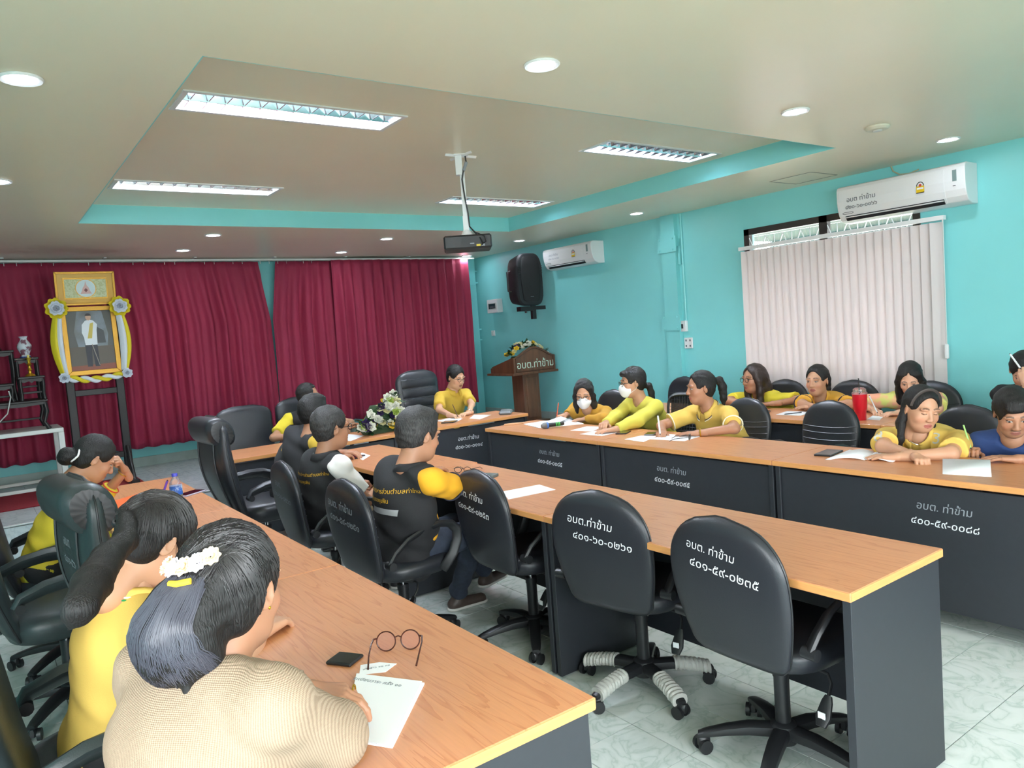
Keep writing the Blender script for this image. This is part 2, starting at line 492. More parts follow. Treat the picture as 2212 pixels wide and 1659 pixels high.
# --- ceiling: lower field around a recess, upper panel with holes for the light troughs
FIX = []        # (x0,y0) near-left corners of the four troughs, size 1.22 x .30
for (px, py) in ((398, 196), (250, 378), (1318, 303), (962, 431)):
    p = bp(px, py, 2, ZU); FIX.append((p.x, p.y))
fx0 = (FIX[0][0]+FIX[1][0])/2+.02; fx1 = (FIX[2][0]+FIX[3][0])/2
fy0 = (FIX[0][1]+FIX[2][1])/2; fy1 = (FIX[1][1]+FIX[3][1])/2
FIX = [(fx0, fy0), (fx0, fy1), (fx1, fy0), (fx1, fy1)]
FL_, FW_ = 1.20, .30
ch = .12
cm = MB()
for (a0, a1, b0, b1) in ((XL, XR, YB, RY0), (XL, XR, RY1, YF), (XL, RX0, RY0, RY1), (RX1, XR, RY0, RY1)):
    cm.box(((a0+a1)/2, (b0+b1)/2, ZC+ch/2), (a1-a0, b1-b0, ch))
xs = sorted({RX0-.02, RX1+.02} | {fx0, fx0+FL_, fx1, fx1+FL_}); ys = sorted({RY0-.02, RY1+.02} | {fy0, fy0+FW_, fy1, fy1+FW_})
for i in range(len(xs)-1):
    for j in range(len(ys)-1):
        cx, cy = (xs[i]+xs[i+1])/2, (ys[j]+ys[j+1])/2
        if any(x < cx < x+FL_ and y < cy < y+FW_ for x, y in FIX): continue
        cm.box((cx, cy, ZU+.03), (xs[i+1]-xs[i], ys[j+1]-ys[j], .06))
ceil = struct(cm.build('ceiling', m_ceil))
fm = MB(); e = .006
fm.box(((RX0+RX1)/2, RY1-e/2, (ZC+ZU)/2), (RX1-RX0, e, ZU-ZC-.001)); fm.box(((RX0+RX1)/2, RY0+e/2, (ZC+ZU)/2), (RX1-RX0, e, ZU-ZC-.001))
fm.box((RX0+e/2, (RY0+RY1)/2, (ZC+ZU)/2), (e, RY1-RY0-2*e, ZU-ZC-.001)); fm.box((RX1-e/2, (RY0+RY1)/2, (ZC+ZU)/2), (e, RY1-RY0-2*e, ZU-ZC-.001))
fm.build('recess_fascia', m_teal, ceil)
# faint service hatch in the lower ceiling by the window wall
p = bp(1735, 385, 2, ZC)
hm = MB()
for (dx, dy, sx, sy) in ((0, .2, .4, .008), (0, -.2, .4, .008), (.2, 0, .008, .4), (-.2, 0, .008, .4)): hm.box((p.x+dx, p.y+dy, ZC-.001), (sx, sy, .003))
hm.build('hatch_joint', mat('hatch_shadow_gap', (150, 148, 138), .7), ceil)

# --- lamps: recessed louvre fluorescent troughs
m_alu = mat('polished_louvre', (225, 228, 235), 0.18, metal=1.0)
m_trough = mat('white_enamel_trough', (235, 238, 240), 0.3)
m_tube = mat('fluorescent_tube', (235, 244, 255), 0.5, emit=115.0)
def trough(x, y, label):
    t = thing('fluorescent_light', label, 'ceiling light', (x+FL_/2, y+FW_/2, ZU), 0, 'recessed louvre lights in the ceiling recess')
    f = MB()
    for s in (-1, 1):
        f.box((0, s*(FW_/2+.004), -.002), (FL_+.04, .026, .01)); f.box((s*(FL_/2+.004), 0, -.002), (.026, FW_-.018, .01))
    f.build('frame', m_white, t)
    h = MB()
    h.box((0, 0, .098), (FL_, FW_, .004))
    for s in (-1, 1): h.box((0, s*FW_/2, .05), (FL_, .004, .1)); h.box((s*FL_/2, 0, .05), (.004, FW_, .1))
    h.build('housing', m_trough, t)
    for s in (-1, 1):
        MB().cyl((-FL_/2+.02, s*.072, .066), (FL_/2-.02, s*.072, .066), .013, 12).build('tube', m_tube, t, smooth=True)
    d = MB()
    d.prism([(-.02, .048), (.02, .048), (.004, .0), (-.004, .0)], FL_-.01, Matrix.Rotation(-math.pi/2, 4, 'Z') @ Matrix.Translation((0, -(FL_-.01)/2, 0)))
    d.build('centre_reflector', m_alu, t)
    n = 13; b0 = None
    for s in (-1, 1):
        for k in range(n):
            xx = -FL_/2+FL_*(k+.5)/n
            if b0 is None:
                b0 = MB().prism([(-.016, .045), (.016, .045), (.0025, .0), (-.0025, .0)], .115, Matrix.Translation((0, -.0575, 0))).build('louvre_blade', m_alu, t); o = b0
            else: o = b0.copy(); COL.objects.link(o)
            o.location = (xx, s*.078, 0)
    return t
for (x, y), w in zip(FIX, ('over the men in black vests, away from the curtains', 'near the framed portraits and the curtains', 'between the window wall and the projector, away from the curtains', 'beside the projector pole, near the curtains')):
    trough(x, y, 'louvred fluorescent ceiling light '+w)
m_lamp = mat('downlight_glow', (240, 244, 255), 0.5, emit=40.0)
def downlight(px, py, label):
    p = bp(px, py, 2, ZC)
    t = thing('downlight', label, 'downlight', (p.x, p.y, ZC), 0, 'round downlights in the lower ceiling')
    MB().lathe([(.058, -.001), (.078, -.001), (.08, -.006), (.074, -.012), (.06, -.009), (.058, -.001)], 28).build('rim', m_white, t, smooth=True)
    MB().lathe([(.0, -.002), (.058, -.002), (.058, -.006), (.05, -.009), (0, -.011)], 24).build('diffuser', m_lamp, t, smooth=True)
DL = 'round white recessed downlight '
for px, py, w in ((45, 168, 'alone beside the left end of the ceiling recess'), (-6, 390, 'beside the recess towards the curtain wall'), (1170, 138, 'beyond the long recess edge, over the empty black chairs'),
                  (1718, 239, 'near the recess corner above the vertical blinds'), (2048, 300, 'near the window wall above the larger air conditioner'), (1375, 460, 'between the window and the smaller air conditioner'),
                  (460, 507, 'beside the recess above the left curtain'), (395, 540, 'close to the rail above the left curtain'), (835, 515, 'beside the recess above the right curtain'),
                  (737, 544, 'close to the rail above the curtain overlap'), (1122, 519, 'above the black loudspeaker'), (1008, 552, 'below the projector, above the right end of the curtains')):
    downlight(px, py, DL+w)
p = bp(1895, 273, 2, ZC)
sd = thing('smoke_detector', 'flat cream smoke detector disc on the ceiling near the window wall', 'smoke detector', (p.x, p.y, ZC))
MB().lathe([(0, -.001), (.075, -.001), (.075, -.012), (.062, -.024), (0, -.026)], 28).build('body', mat('cream_plastic', (222, 218, 200), .5), sd, smooth=True)
MB().lathe([(0, -.026), (.03, -.026), (.026, -.032), (0, -.033)], 20).build('sensor_cap', m_offwhite, sd, smooth=True)

# --- steel columns with bolted plates on the walls (painted teal)
m_teal2 = mat('teal_column_paint', (134, 216, 218), 0.4)
yc = bp(1442, 520, 0, XR-.06).y
col = MB(); col.box((XR-.03, yc, ZC/2), (.06, .20, ZC-.002)); c1 = struct(col.build('trim_1', m_teal2))
for py0, py1 in ((512, 546), (681, 715)):
    za, zb = bp(1440, py0, 0, XR-.07).z, bp(1440, py1, 0, XR-.07).z
    q = MB().box((XR-.068, yc+.01, (za+zb)/2), (.014, .27, za-zb)); pl = q.build('bolted_plate', m_teal2, c1)
    bm_ = MB()
    for dy in (-.09, .1):
        for dz in (.35, -.35): bm_.cyl((XR-.074, yc+.01+dy, (za+zb)/2+dz*(za-zb)), (XR-.084, yc+.01+dy, (za+zb)/2+dz*(za-zb)), .011, 8)
    bm_.build('bolts', m_teal2, pl)
yk = yc-.16
MB().tube([(XR-.012, yk, ZC-.01), (XR-.012, yk, 1.45)], .012, 8).build('cable_conduit', m_teal2, c1)
MB().box((XR-.02, yc-.125, 2.27), (.03, .03, .2)).build('angle_bracket', m_teal2, c1)
xc = bp(1030, 600, 1, YF-.05).x
xc = min(xc, XR-.12)
col = MB(); col.box((xc, YF-.03, (ZS+ZC)/2), (.16, .06, ZC-ZS-.002)); c2 = struct(col.build('trim_2', m_teal2))
for py0, py1 in ((583, 615), (709, 739)):
    za, zb = bp(1030, py0, 1, YF-.07).z, bp(1030, py1, 1, YF-.07).z
    pl = MB().box((xc, YF-.067, (za+zb)/2), (.12, .014, za-zb)).build('bolted_plate', m_teal2, c2)
    MB().box((xc+.1, YF-.05, za-.02), (.1, .02, .02)).box((xc+.1, YF-.05, zb+.03), (.1, .02, .02)).build('angle_bracket', m_teal2, c2)

# --- right window, grille and vertical blind
m_brown = mat('brown_aluminium', (52, 44, 42), .4)
y0, y1, z0, z1 = WIN_R
wn = MB(); xw = XR+.02
for (cy, cz, sy, sz) in ((y0+.03, (z0+z1)/2, .06, z1-z0), (y1-.03, (z0+z1)/2, .06, z1-z0), ((y0+y1)/2, (z0+z1)/2, .08, z1-z0), ((y0+y1)/2, z1-.03, y1-y0, .06), ((y0+y1)/2, z0+.03, y1-y0, .06), ((y0+y1)/2, 2.08, y1-y0, .05)):
    wn.box((xw, cy, cz), (.06, sy, sz))
win = struct(wn.build('window_1', m_brown))
for a, b_ in ((y0+.06, (y0+y1)/2-.04), ((y0+y1)/2+.04, y1-.06)):
    MB().box((xw+.01, (a+b_)/2, 1.5), (.005, b_-a, 1.12)).build('pane', m_glass, win)
    MB().box((xw+.01, (a+b_)/2, 2.2225), (.005, b_-a, .235)).build('pane', m_glass, win)
    g_ = MB()
    for z in (2.13, 2.2): g_.box((xw-.025, (a+b_)/2, z), (.01, b_-a, .012))
    n = 4
    for k in range(n):
        s0 = a+(b_-a)*k/n; s1 = a+(b_-a)*(k+1)/n; mid = (s0+s1)/2
        g_.tube([(xw-.025, s0, 2.33), (xw-.025, mid, 2.1)], .005, 6); g_.tube([(xw-.025, mid, 2.1), (xw-.025, s1, 2.33)], .005, 6); g_.tube([(xw-.025, mid, 2.1), (xw-.025, mid, 2.33)], .005, 6)
    g_.build('security_grille', m_white, win)
m_outside = mat('sky_blocker_grey', (84, 84, 82), .8)
ev = MB().box((XR+1.0, 3.9, 2.455), (1.6, 3.6, .03)); ev.box((XR+1.75, 3.9, 2.40), (.05, 3.6, .14)); struct(ev.build('sky_blocker', m_outside))  # added board outside, hung low to block the bright sky behind the panes
m_gnd = mat('outdoor_ground', (120, 124, 104), .9, var=.3, vscale=2)
struct(MB().box((XR+8.2, 4, -.3), (15.8, 40, .1)).build('ground_outside', m_gnd)); struct(MB().box((2, YB-8.3, -.3), (30, 16, .1)).build('ground_outside', m_gnd)); struct(MB().box((XL-8.3, 8, -.3), (16, 19.5, .1)).build('ground_outside', m_gnd))

def slat_material():
    M = bpy.data.materials.new('white_blind_fabric'); M.use_nodes = True
    nt = M.node_tree; N = nt.nodes; L = nt.links; out = N['Material Output']; b = N['Principled BSDF']
    b.inputs['Base Color'].default_value = (*lin((232, 224, 224)), 1); b.inputs['Roughness'].default_value = .8
    tr = N.new('ShaderNodeBsdfTranslucent'); tr.inputs[0].default_value = (*lin((226, 214, 214)), 1)
    mx = N.new('ShaderNodeMixShader'); mx.inputs[0].default_value = .24
    L.new(b.outputs[0], mx.inputs[1]); L.new(tr.outputs[0], mx.inputs[2]); L.new(mx.outputs[0], out.inputs[0])
    return M
m_slat = slat_material()
xb = XR-.13
pl_, pr_ = bp(1603, 536, 0, xb), bp(2032, 473, 0, xb)
ya, yb_ = pr_.y, pl_.y; zt = (pl_.z+pr_.z)/2
vb = thing('vertical_blind', 'white vertical fabric blind drawn closed across the window', 'blind', (xb, (ya+yb_)/2, zt))
L_ = yb_-ya
hr = MB().box((0, 0, 0), (.045, L_+.06, .035)); hr.build('head_rail', m_white, vb)
br = MB()
for f in (-.42, .02, .42): br.box((.065, f*L_, .012), (.1, .05, .02))
br.build('rail_brackets', m_offwhite, vb)
n = 25; sl0 = None; H_ = 1.42
for k in range(n):
    if sl0 is None:
        w = .5*(L_/n)*1.22; q = MB()
        pts = []; m_ = 6
        for zz in (-.03, -H_):
            for i in range(m_+1): u_ = -1+2*i/m_; pts.append((.008*(1-u_*u_)-.002, u_*w, zz))
        for zz in (-.03, -H_):
            for i in range(m_+1): u_ = -1+2*i/m_; pts.append((.008*(1-u_*u_)-.0035, u_*w, zz))
        mm = m_+1
        F = [(i, i+1, mm+i+1, mm+i) for i in range(m_)]+[(2*mm+i, 3*mm+i, 3*mm+i+1, 2*mm+i+1) for i in range(m_)]
        F += [(i, 2*mm+i, 2*mm+i+1, i+1) for i in range(m_)]+[(mm+i, mm+i+1, 3*mm+i+1, 3*mm+i) for i in range(m_)]
        F += [(0, mm, 3*mm, 2*mm), (m_, 2*mm+m_, 3*mm+m_, mm+m_)]
        q.add(pts, F); sl0 = q.build('slat', m_slat, vb, smooth=True); o = sl0
    else: o = sl0.copy(); COL.objects.link(o)
    o.location = (0, -L_/2+L_*(k+.5)/n, 0)
    o.rotation_euler = (0, 0, RAD(13 if k not in (0, n-1) else 30))
cd = MB(); yy = -L_/2-.02
cd.tube([(-.02, yy, -.01), (-.02, yy, -1.02)], .003, 6); cd.tube([(-.035, yy-.012, -.01), (-.035, yy-.012, -1.02)], .003, 6)
co_ = cd.build('pull_chain', m_offwhite, vb)
MB().bbox((-.028, yy-.006, -1.06), (.03, .03, .12), .008).build('chain_weight', m_white, vb)

# --- curtains
m_curt = mat('crimson_curtain_cloth', (150, 38, 70), 0.75, var=0.08, vscale=5, bump=.15, bscale=160, stretch=(1, 1, .15))
def curtain(name, label, x0t, x0b, x1t, x1b, y, z0, z1, pitch, seed, amp=.055, pinch=None):
    rnd = random.Random(seed)
    nu = int((x1t-x0t)/.018); nv = 26
    ph = [rnd.uniform(-.5, .5) for _ in range(400)]
    V = []; F = []
    for j in range(nv+1):
        v = j/nv; z = z1+(z0-z1)*v
        vv = v
        for i in range(nu+1):
            u = i/nu
            a0 = x0t+(x0b-x0t)*(v/pinch[0] if pinch and pinch[1] == 0 and v < pinch[0] else (1 if pinch and pinch[1] == 0 else v))
            a1 = x1t+(x1b-x1t)*(v/pinch[0] if pinch and pinch[1] == 1 and v < pinch[0] else (1 if pinch and pinch[1] == 1 else v))
            x = a0+(a1-a0)*u
            s = (x1t-x0t)*u/pitch; k = int(s); fr = s-k
            w = .5*(ph[k]*(1-fr)+ph[k+1]*fr)
            A = amp*(.38+.62*min(1, v*3.2))*(0.75+.35*math.sin(k*1.7+seed))
            d = math.sin(2*math.pi*(s+.16*w+.05*math.sin(3*v+k)))
            d = math.copysign(abs(d)**.8, d)
            d += .35*math.sin(4*math.pi*s+1.3*v+seed)*min(1, v*2)
            if v < .09: d = math.copysign(abs(math.sin(2*math.pi*s))**3, math.sin(2*math.pi*s))*1.0
            V.append((x+.012*math.sin(5*v+k)*v, y+A*d, z+(.006*math.sin(s*6.2) if j == nv else 0)))
    for j in range(nv):
        for i in range(nu): a = j*(nu+1)+i; F.append((a, a+1, a+nu+2, a+nu+1))
    cx = (x0t+x1t)/2
    V = [(p_[0]-cx, p_[1]-y, p_[2]-z1) for p_ in V]
    o = meshobj(name, V, F, m_curt)
    o.location = (cx, y, z1)
    md = o.modifiers.new('cloth_thickness', 'SOLIDIFY'); md.thickness = .003
    return o
YC = YF-.22
zb_ = bp(400, 955, 1, YC).z; zt_ = min(bp(285, 562, 1, YC).z, ZC-.045)
xg0, xg1 = bp(556, 560, 1, YC).x, bp(594, 562, 1, YC).x; xgm = bp(588, 690, 1, YC).x
xov = bp(722, 570, 1, YC).x; xe_t, xe_b = bp(1001, 585, 1, YC).x, bp(1021, 860, 1, YC).x
pv = (zt_-bp(588, 690, 1, YC).z)/(zt_-zb_)
tag(curtain('curtain', '', XL+.05, XL+.05, xg0, xgm-.005, YC, zb_, zt_, .155, 1, pinch=(pv, 1)), 'crimson pleated curtain hanging behind the framed portraits', 'curtain', 'crimson curtains')
tag(curtain('curtain', '', xg1, xgm+.005, xov+.02, xov, YC+.0, zb_+.01, zt_, .15, 4, pinch=(pv, 0)), 'narrow crimson curtain between the gap and the overlap, behind the men in vests', 'curtain', 'crimson curtains')
tag(curtain('curtain', '', xov-.10, xov-.12, xe_t, xe_b, YC-.13, zb_, zt_, .145, 7), 'crimson curtain at the corner behind the man writing at the head table', 'curtain', 'crimson curtains')
rl = thing('curtain_rail', 'long white double curtain rail fixed under the ceiling along the curtain wall', 'curtain rail', (2.3, YC, ZC-.022))
MB().box((0, .03, 0), (7.9, .02, .03)).build('rail', m_offwhite, rl)
MB().box((0, -.11, -.012), (7.9, .02, .022)).build('rail', m_offwhite, rl)
b0 = MB().box((0, .0, .016), (.03, .30, .01)).build('bracket', m_offwhite, rl)
for k in range(9):
    o = b0 if k == 0 else b0.copy()
    if k: COL.objects.link(o)
    o.location = (-3.8+k*.95, 0, 0)
gl = MB()
for k in range(70): gl.cyl((-3.9+k*.112, .0, -.012), (-3.9+k*.112, .0, -.05), .004, 6)
g_ = gl.build('gliders', m_offwhite, rl); g_['kind'] = 'stuff'

# ================================================================== TABLES
TL_, TD_, TH_ = 1.452, .575, .75
def make_table(label, cx, cy, rz, text=None, length=TL_, group=None, inset=.0, fade=False):
    t = thing('conference_table', label, 'table', (cx, cy, 0), rz, group)
    MB().bbox((0, 0, TH_-.015), (length-.003, TD_, .03), .0025).build('tabletop', m_wood, t)
    eb = MB()
    for s in (-1, 1):
        eb.box((0, s*(TD_/2+.0006), TH_-.015), (length-.008, .0012, .0245)); eb.box((s*(length/2-.0009), 0, TH_-.015), (.0012, TD_-.008, .0245))
    eb.build('edge_band', m_woodedge, t)
    for s in (-1, 1):
        MB().bbox((s*(length/2-.022), -.004, (TH_-.03)/2+.004), (.028, TD_-.03, TH_-.038), .0015).build('end_panel', m_panel, t)
    MB().bbox((0, TD_/2-.04, .405), (length-.074, .018, .60), .0015).build('modesty_panel', m_panel, t)
    if text:
        y = TD_/2-.0305
        for k, (s, dz, sz, mt) in enumerate(((text[0], .60, .052, m_inkfade if fade else m_ink), (text[1], .525, .055, m_ink))):
            M = frameM((text[2] if len(text) > 2 else 0, y, dz), (-1, 0, -.03), (0, 0, 1))
            lettering(s, sz, mt, t, M, skew=.1)
    return t
OB = 'อบต. ท่าข้าม'
GT = 'wood-topped conference tables'
yM = 1.19; x = 2.02+TD_/2
make_table('empty wood-topped table with grey end panel beside the two empty chairs', x, yM+TL_/2, -math.pi/2, group=GT)
make_table('wood-topped table under the blank white sheet, second in the middle row', x, yM+TL_*1.5, -math.pi/2, group=GT)
make_table('wood-topped table of the middle row that meets the head table', x+.025, yM+TL_*2.5, -math.pi/2, group=GT)
xl = 1.072-TD_/2
for k, w in enumerate(('holding the folded tortoiseshell glasses and a phone', 'in front of the woman in yellow polo with a long ponytail', 'holding the water bottle and the orange folder')):
    make_table('wood-topped table '+w, xl, 1.256+TL_*(k+.5), -math.pi/2, group=GT)
yR = 5.47; x = 3.605+TD_/2
nums = (('๔๐๐-๕๙-๐๐๘๕', 'lettered table with a microphone lying on it, by the two masked women', -.12), ('๔๐๐-๕๙-๐๐๙๕', 'lettered table at which the woman with the white pen writes', .06), ('๔๐๐-๕๙-๐๐๘๘', 'lettered table holding the open booklet beside a black phone', -.18), (None, 'wood-topped table behind the end of the lettered row', 0))
for k, (s, w, dx) in enumerate(nums):
    make_table(w, x, yR-TL_*(k+.5), math.pi/2, (OB, s, dx) if s else None, group=GT, fade=True)
yH = 5.985+TD_/2
make_table('empty left half of the head table, in front of the curtain', 1.575+TL_/2, yH, math.pi, group=GT)
make_table('head table half with white lettering, where the man in yellow writes', 1.575+TL_*1.5, yH, math.pi, ('อบต.ท่าข้าม', '๔๐๐-๖๐-๐๑๑๔', -.02), group=GT)
xq = 5.03+TD_/2
for k, (w, tx) in enumerate((('wall-side table behind the mesh office chair', None), ('wall-side table in front of the woman with arms folded on it', (OB, '๔๐๐-๕๙-๐๐๘๖', -.3)), ('wall-side table holding the red tumbler', None), ('wall-side table beyond the woman in the headband', None))):
    make_table(w, xq, 5.60-TL_*(k+.5), math.pi/2, tx, group=GT, fade=True)

# ================================================================== CHAIRS
def back_rings(z0, z1, y0, y1, wf, tf, n=18, curve=.0):
    R = []
    for i in range(n+1):
        v = i/n; z = z0+(z1-z0)*v; y = y0+(y1-y0)*v+curve*math.sin(math.pi*v)
        ty = math.atan2((y1-y0)+curve*math.pi*math.cos(math.pi*v), z1-z0)
        w, t = wf(v), tf(v)
        R.append(((0, y, z), (w, 0, 0), (0, t*math.cos(ty), -t*math.sin(ty))))
    return R
def star_base(t, hub_z=.085, rad=.29, wrap=False, rot=.3):
    b = MB(); b.lathe([(.0, .06), (.045, .06), (.052, .085), (.045, .125), (.032, .135), (0, .135)], 16)
    base = b.build('hub', m_black, t, smooth=True)
    for k in range(5):
        a = rot+k*2*math.pi/5; c, s = math.cos(a), math.sin(a)
        lg = MB().pad([((c*r, s*r, z), (-s*w, c*w, 0), (0, 0, h)) for r, z, w, h in ((.03, .10, .030, .024), (.12, .10, .030, .022), (.2, .088, .027, .018), (.27, .072, .023, .014), (.30, .064, .018, .010))], 12, e=3).build('base_leg', m_black, t, smooth=True)
        if wrap and k != 1:
            wm_ = MB(); rr = []
            for i in range(26):
                r = .13+.155*i/25; z = .099-.03*(i/25)**1.5
                w = .034+.0035*math.sin(i*2.4)+.002*math.sin(i*5.1); h = .027+.003*math.sin(i*2.1)
                rr.append(((c*r, s*r, z), (-s*w, c*w, 0), (0, 0, h)))
            wm_.pad(rr, 14, e=2.4).build('plastic_wrap', mat('milky_plastic_film', (196, 196, 190), .3, bump=.6, bscale=120, alpha=.9), lg, smooth=True)
        cx, cy = c*.285, s*.285
        sw = a+1.1+k
        cs = MB(); dx, dy = math.cos(sw), math.sin(sw)
        for g_ in (-1, 1):
            q = (cx+dx*.014*g_, cy+dy*.014*g_, .026)
            cs.cyl(q, (q[0]+dx*.016*g_, q[1]+dy*.016*g_, .026), .026, 16)
        cs.pad([((cx-dy*.004, cy+dx*.004, z), (dx*w, dy*w, 0), (-dy*.024, dx*.024, 0)) for z, w in ((.026, .016), (.04, .02), (.052, .018), (.06, .01))], 10)
        cs.build('castor', m_black, t, smooth=True)
def task_chair(label, cx, cy, rz, text=None, wrap=False, group='black task chairs', arms=True, base_rot=.3, lever=True, h=.0, wide=1.0):
    t = thing('office_chair', label, 'chair', (cx, cy, 0), rz, group); t.scale = (wide, 1, 1)
    sz = .455+h
    MB().pad([((0, .015, z), (w, 0, 0), (0, d, 0)) for z, w, d in ((sz-.045, .205, .205), (sz-.035, .225, .225), (sz, .24, .235), (sz+.03, .232, .228), (sz+.042, .205, .2))], 28, e=3.2).build('seat', m_leather, t, smooth=True, auto=60)
    def wf(v):
        if v < .06: return .165+.03*v/.06
        w = .195+.045*math.sin(min(1, (v-.06)/.5)*math.pi/2)
        if v > .55: w = .24*max(.0, 1-((v-.55)/.45)**2.6)**.5
        return max(w, .02)
    def tf(v): return .034*min(1, (1-v)*9+.25)*min(1, v*10+.5)
    br = back_rings(sz-.03, sz+.475, -.205, -.275, wf, tf, 26, -.015)
    bk = MB().pad(br, 32, e=3.0).build('backrest', m_leather, t, smooth=True, auto=70)
    # piping round the edge of the back
    pp = MB().tube([Vector(c)+Vector(a) for c, a, b in br]+[Vector(c)-Vector(a) for c, a, b in reversed(br)], .0035, 6).build('piping', m_black, bk, smooth=True)
    sm_ = MB()
    for k, z in enumerate((.16, .20, .25, .29)):
        V = []
        for i in range(15):
            u = -1+2*i/14; v = (z+.012*u*u+.03)/.505; zz = sz-.03+.505*v
            w = wf(v)*.94; y = -.205-.07*v-.015*math.sin(math.pi*v)
            V.append((u*w, y+tf(v)*(max(0, 1-abs(u*.94)**3))**(1/3)+.001, zz))
        sm_.tube(V, .0028, 5)
    sm_.build('stitched_seam', m_black, bk, smooth=True)
    if arms:
        for s in (-1, 1):
            pts = [(-.20, .535), (-.17, .575), (-.10, .625), (0, .658), (.09, .668), (.15, .655), (.185, .618), (.185, .57), (.155, .505), (.115, .455), (.10, .43)]
            P = [(s*.262, y, z-.0+h) for y, z in pts]
            P[0] = (s*.255, -.20, .53+h); P[-1] = (s*.235, .10, .43+h); P[-2] = (s*.25, .115, .455+h)
            MB().tube(P, 1.0, 12, flat=(.025, .011), up=(0, -.3, 1) if False else None).build('armrest', m_black, t, smooth=True)
            MB().cyl((s*.235, -.2, .525+h), (s*.285, -.2, .525+h), .02, 12).build('armrest_bolt', m_black, t, smooth=True)
    MB().cyl((0, 0, .13), (0, 0, .30), .027, 18).cyl((0, 0, .30), (0, 0, .33), .03, 18).build('gas_lift_cover', m_black, t, smooth=True)
    MB().cyl((0, 0, .3), (0, 0, sz-.05), .014, 14).build('gas_lift', m_chrome, t, smooth=True)
    MB().bbox((0, 0, sz-.06), (.16, .2, .04), .01).build('tilt_mechanism', m_black, t)
    if lever:
        lv = MB().tube([(.05, -.02, sz-.06), (.16, -.03, sz-.065), (.205, -.03, sz-.07), (.225, -.045, sz-.09), (.232, -.075, sz-.125)], .006, 8).build('lever', m_black, t, smooth=True)
        MB().pad([((.232, -.072-.05*q, sz-.12-.085*q), (w, 0, 0), (0, .006, -.005)) for q, w in ((0, .012), (.2, .02), (.7, .028), (1, .018))], 12).build('lever_paddle', m_black, lv, smooth=True)
        MB().box((.232, -.115, sz-.175), (.026, .003, .03)).build('paddle_print', m_ink, lv)
    star_base(t, wrap=wrap, rot=base_rot)
    if text:
        bv = bvh_of(bk)
        for s, z, size, mt, dx in text:
            M = frameM((dx, -.4, sz+z), (1, 0, -.10), (0, 0, 1))
            lettering(s, size, mt, bk, M, wrap=bv, wdir=(0, 1, 0), skew=.12)
    return t
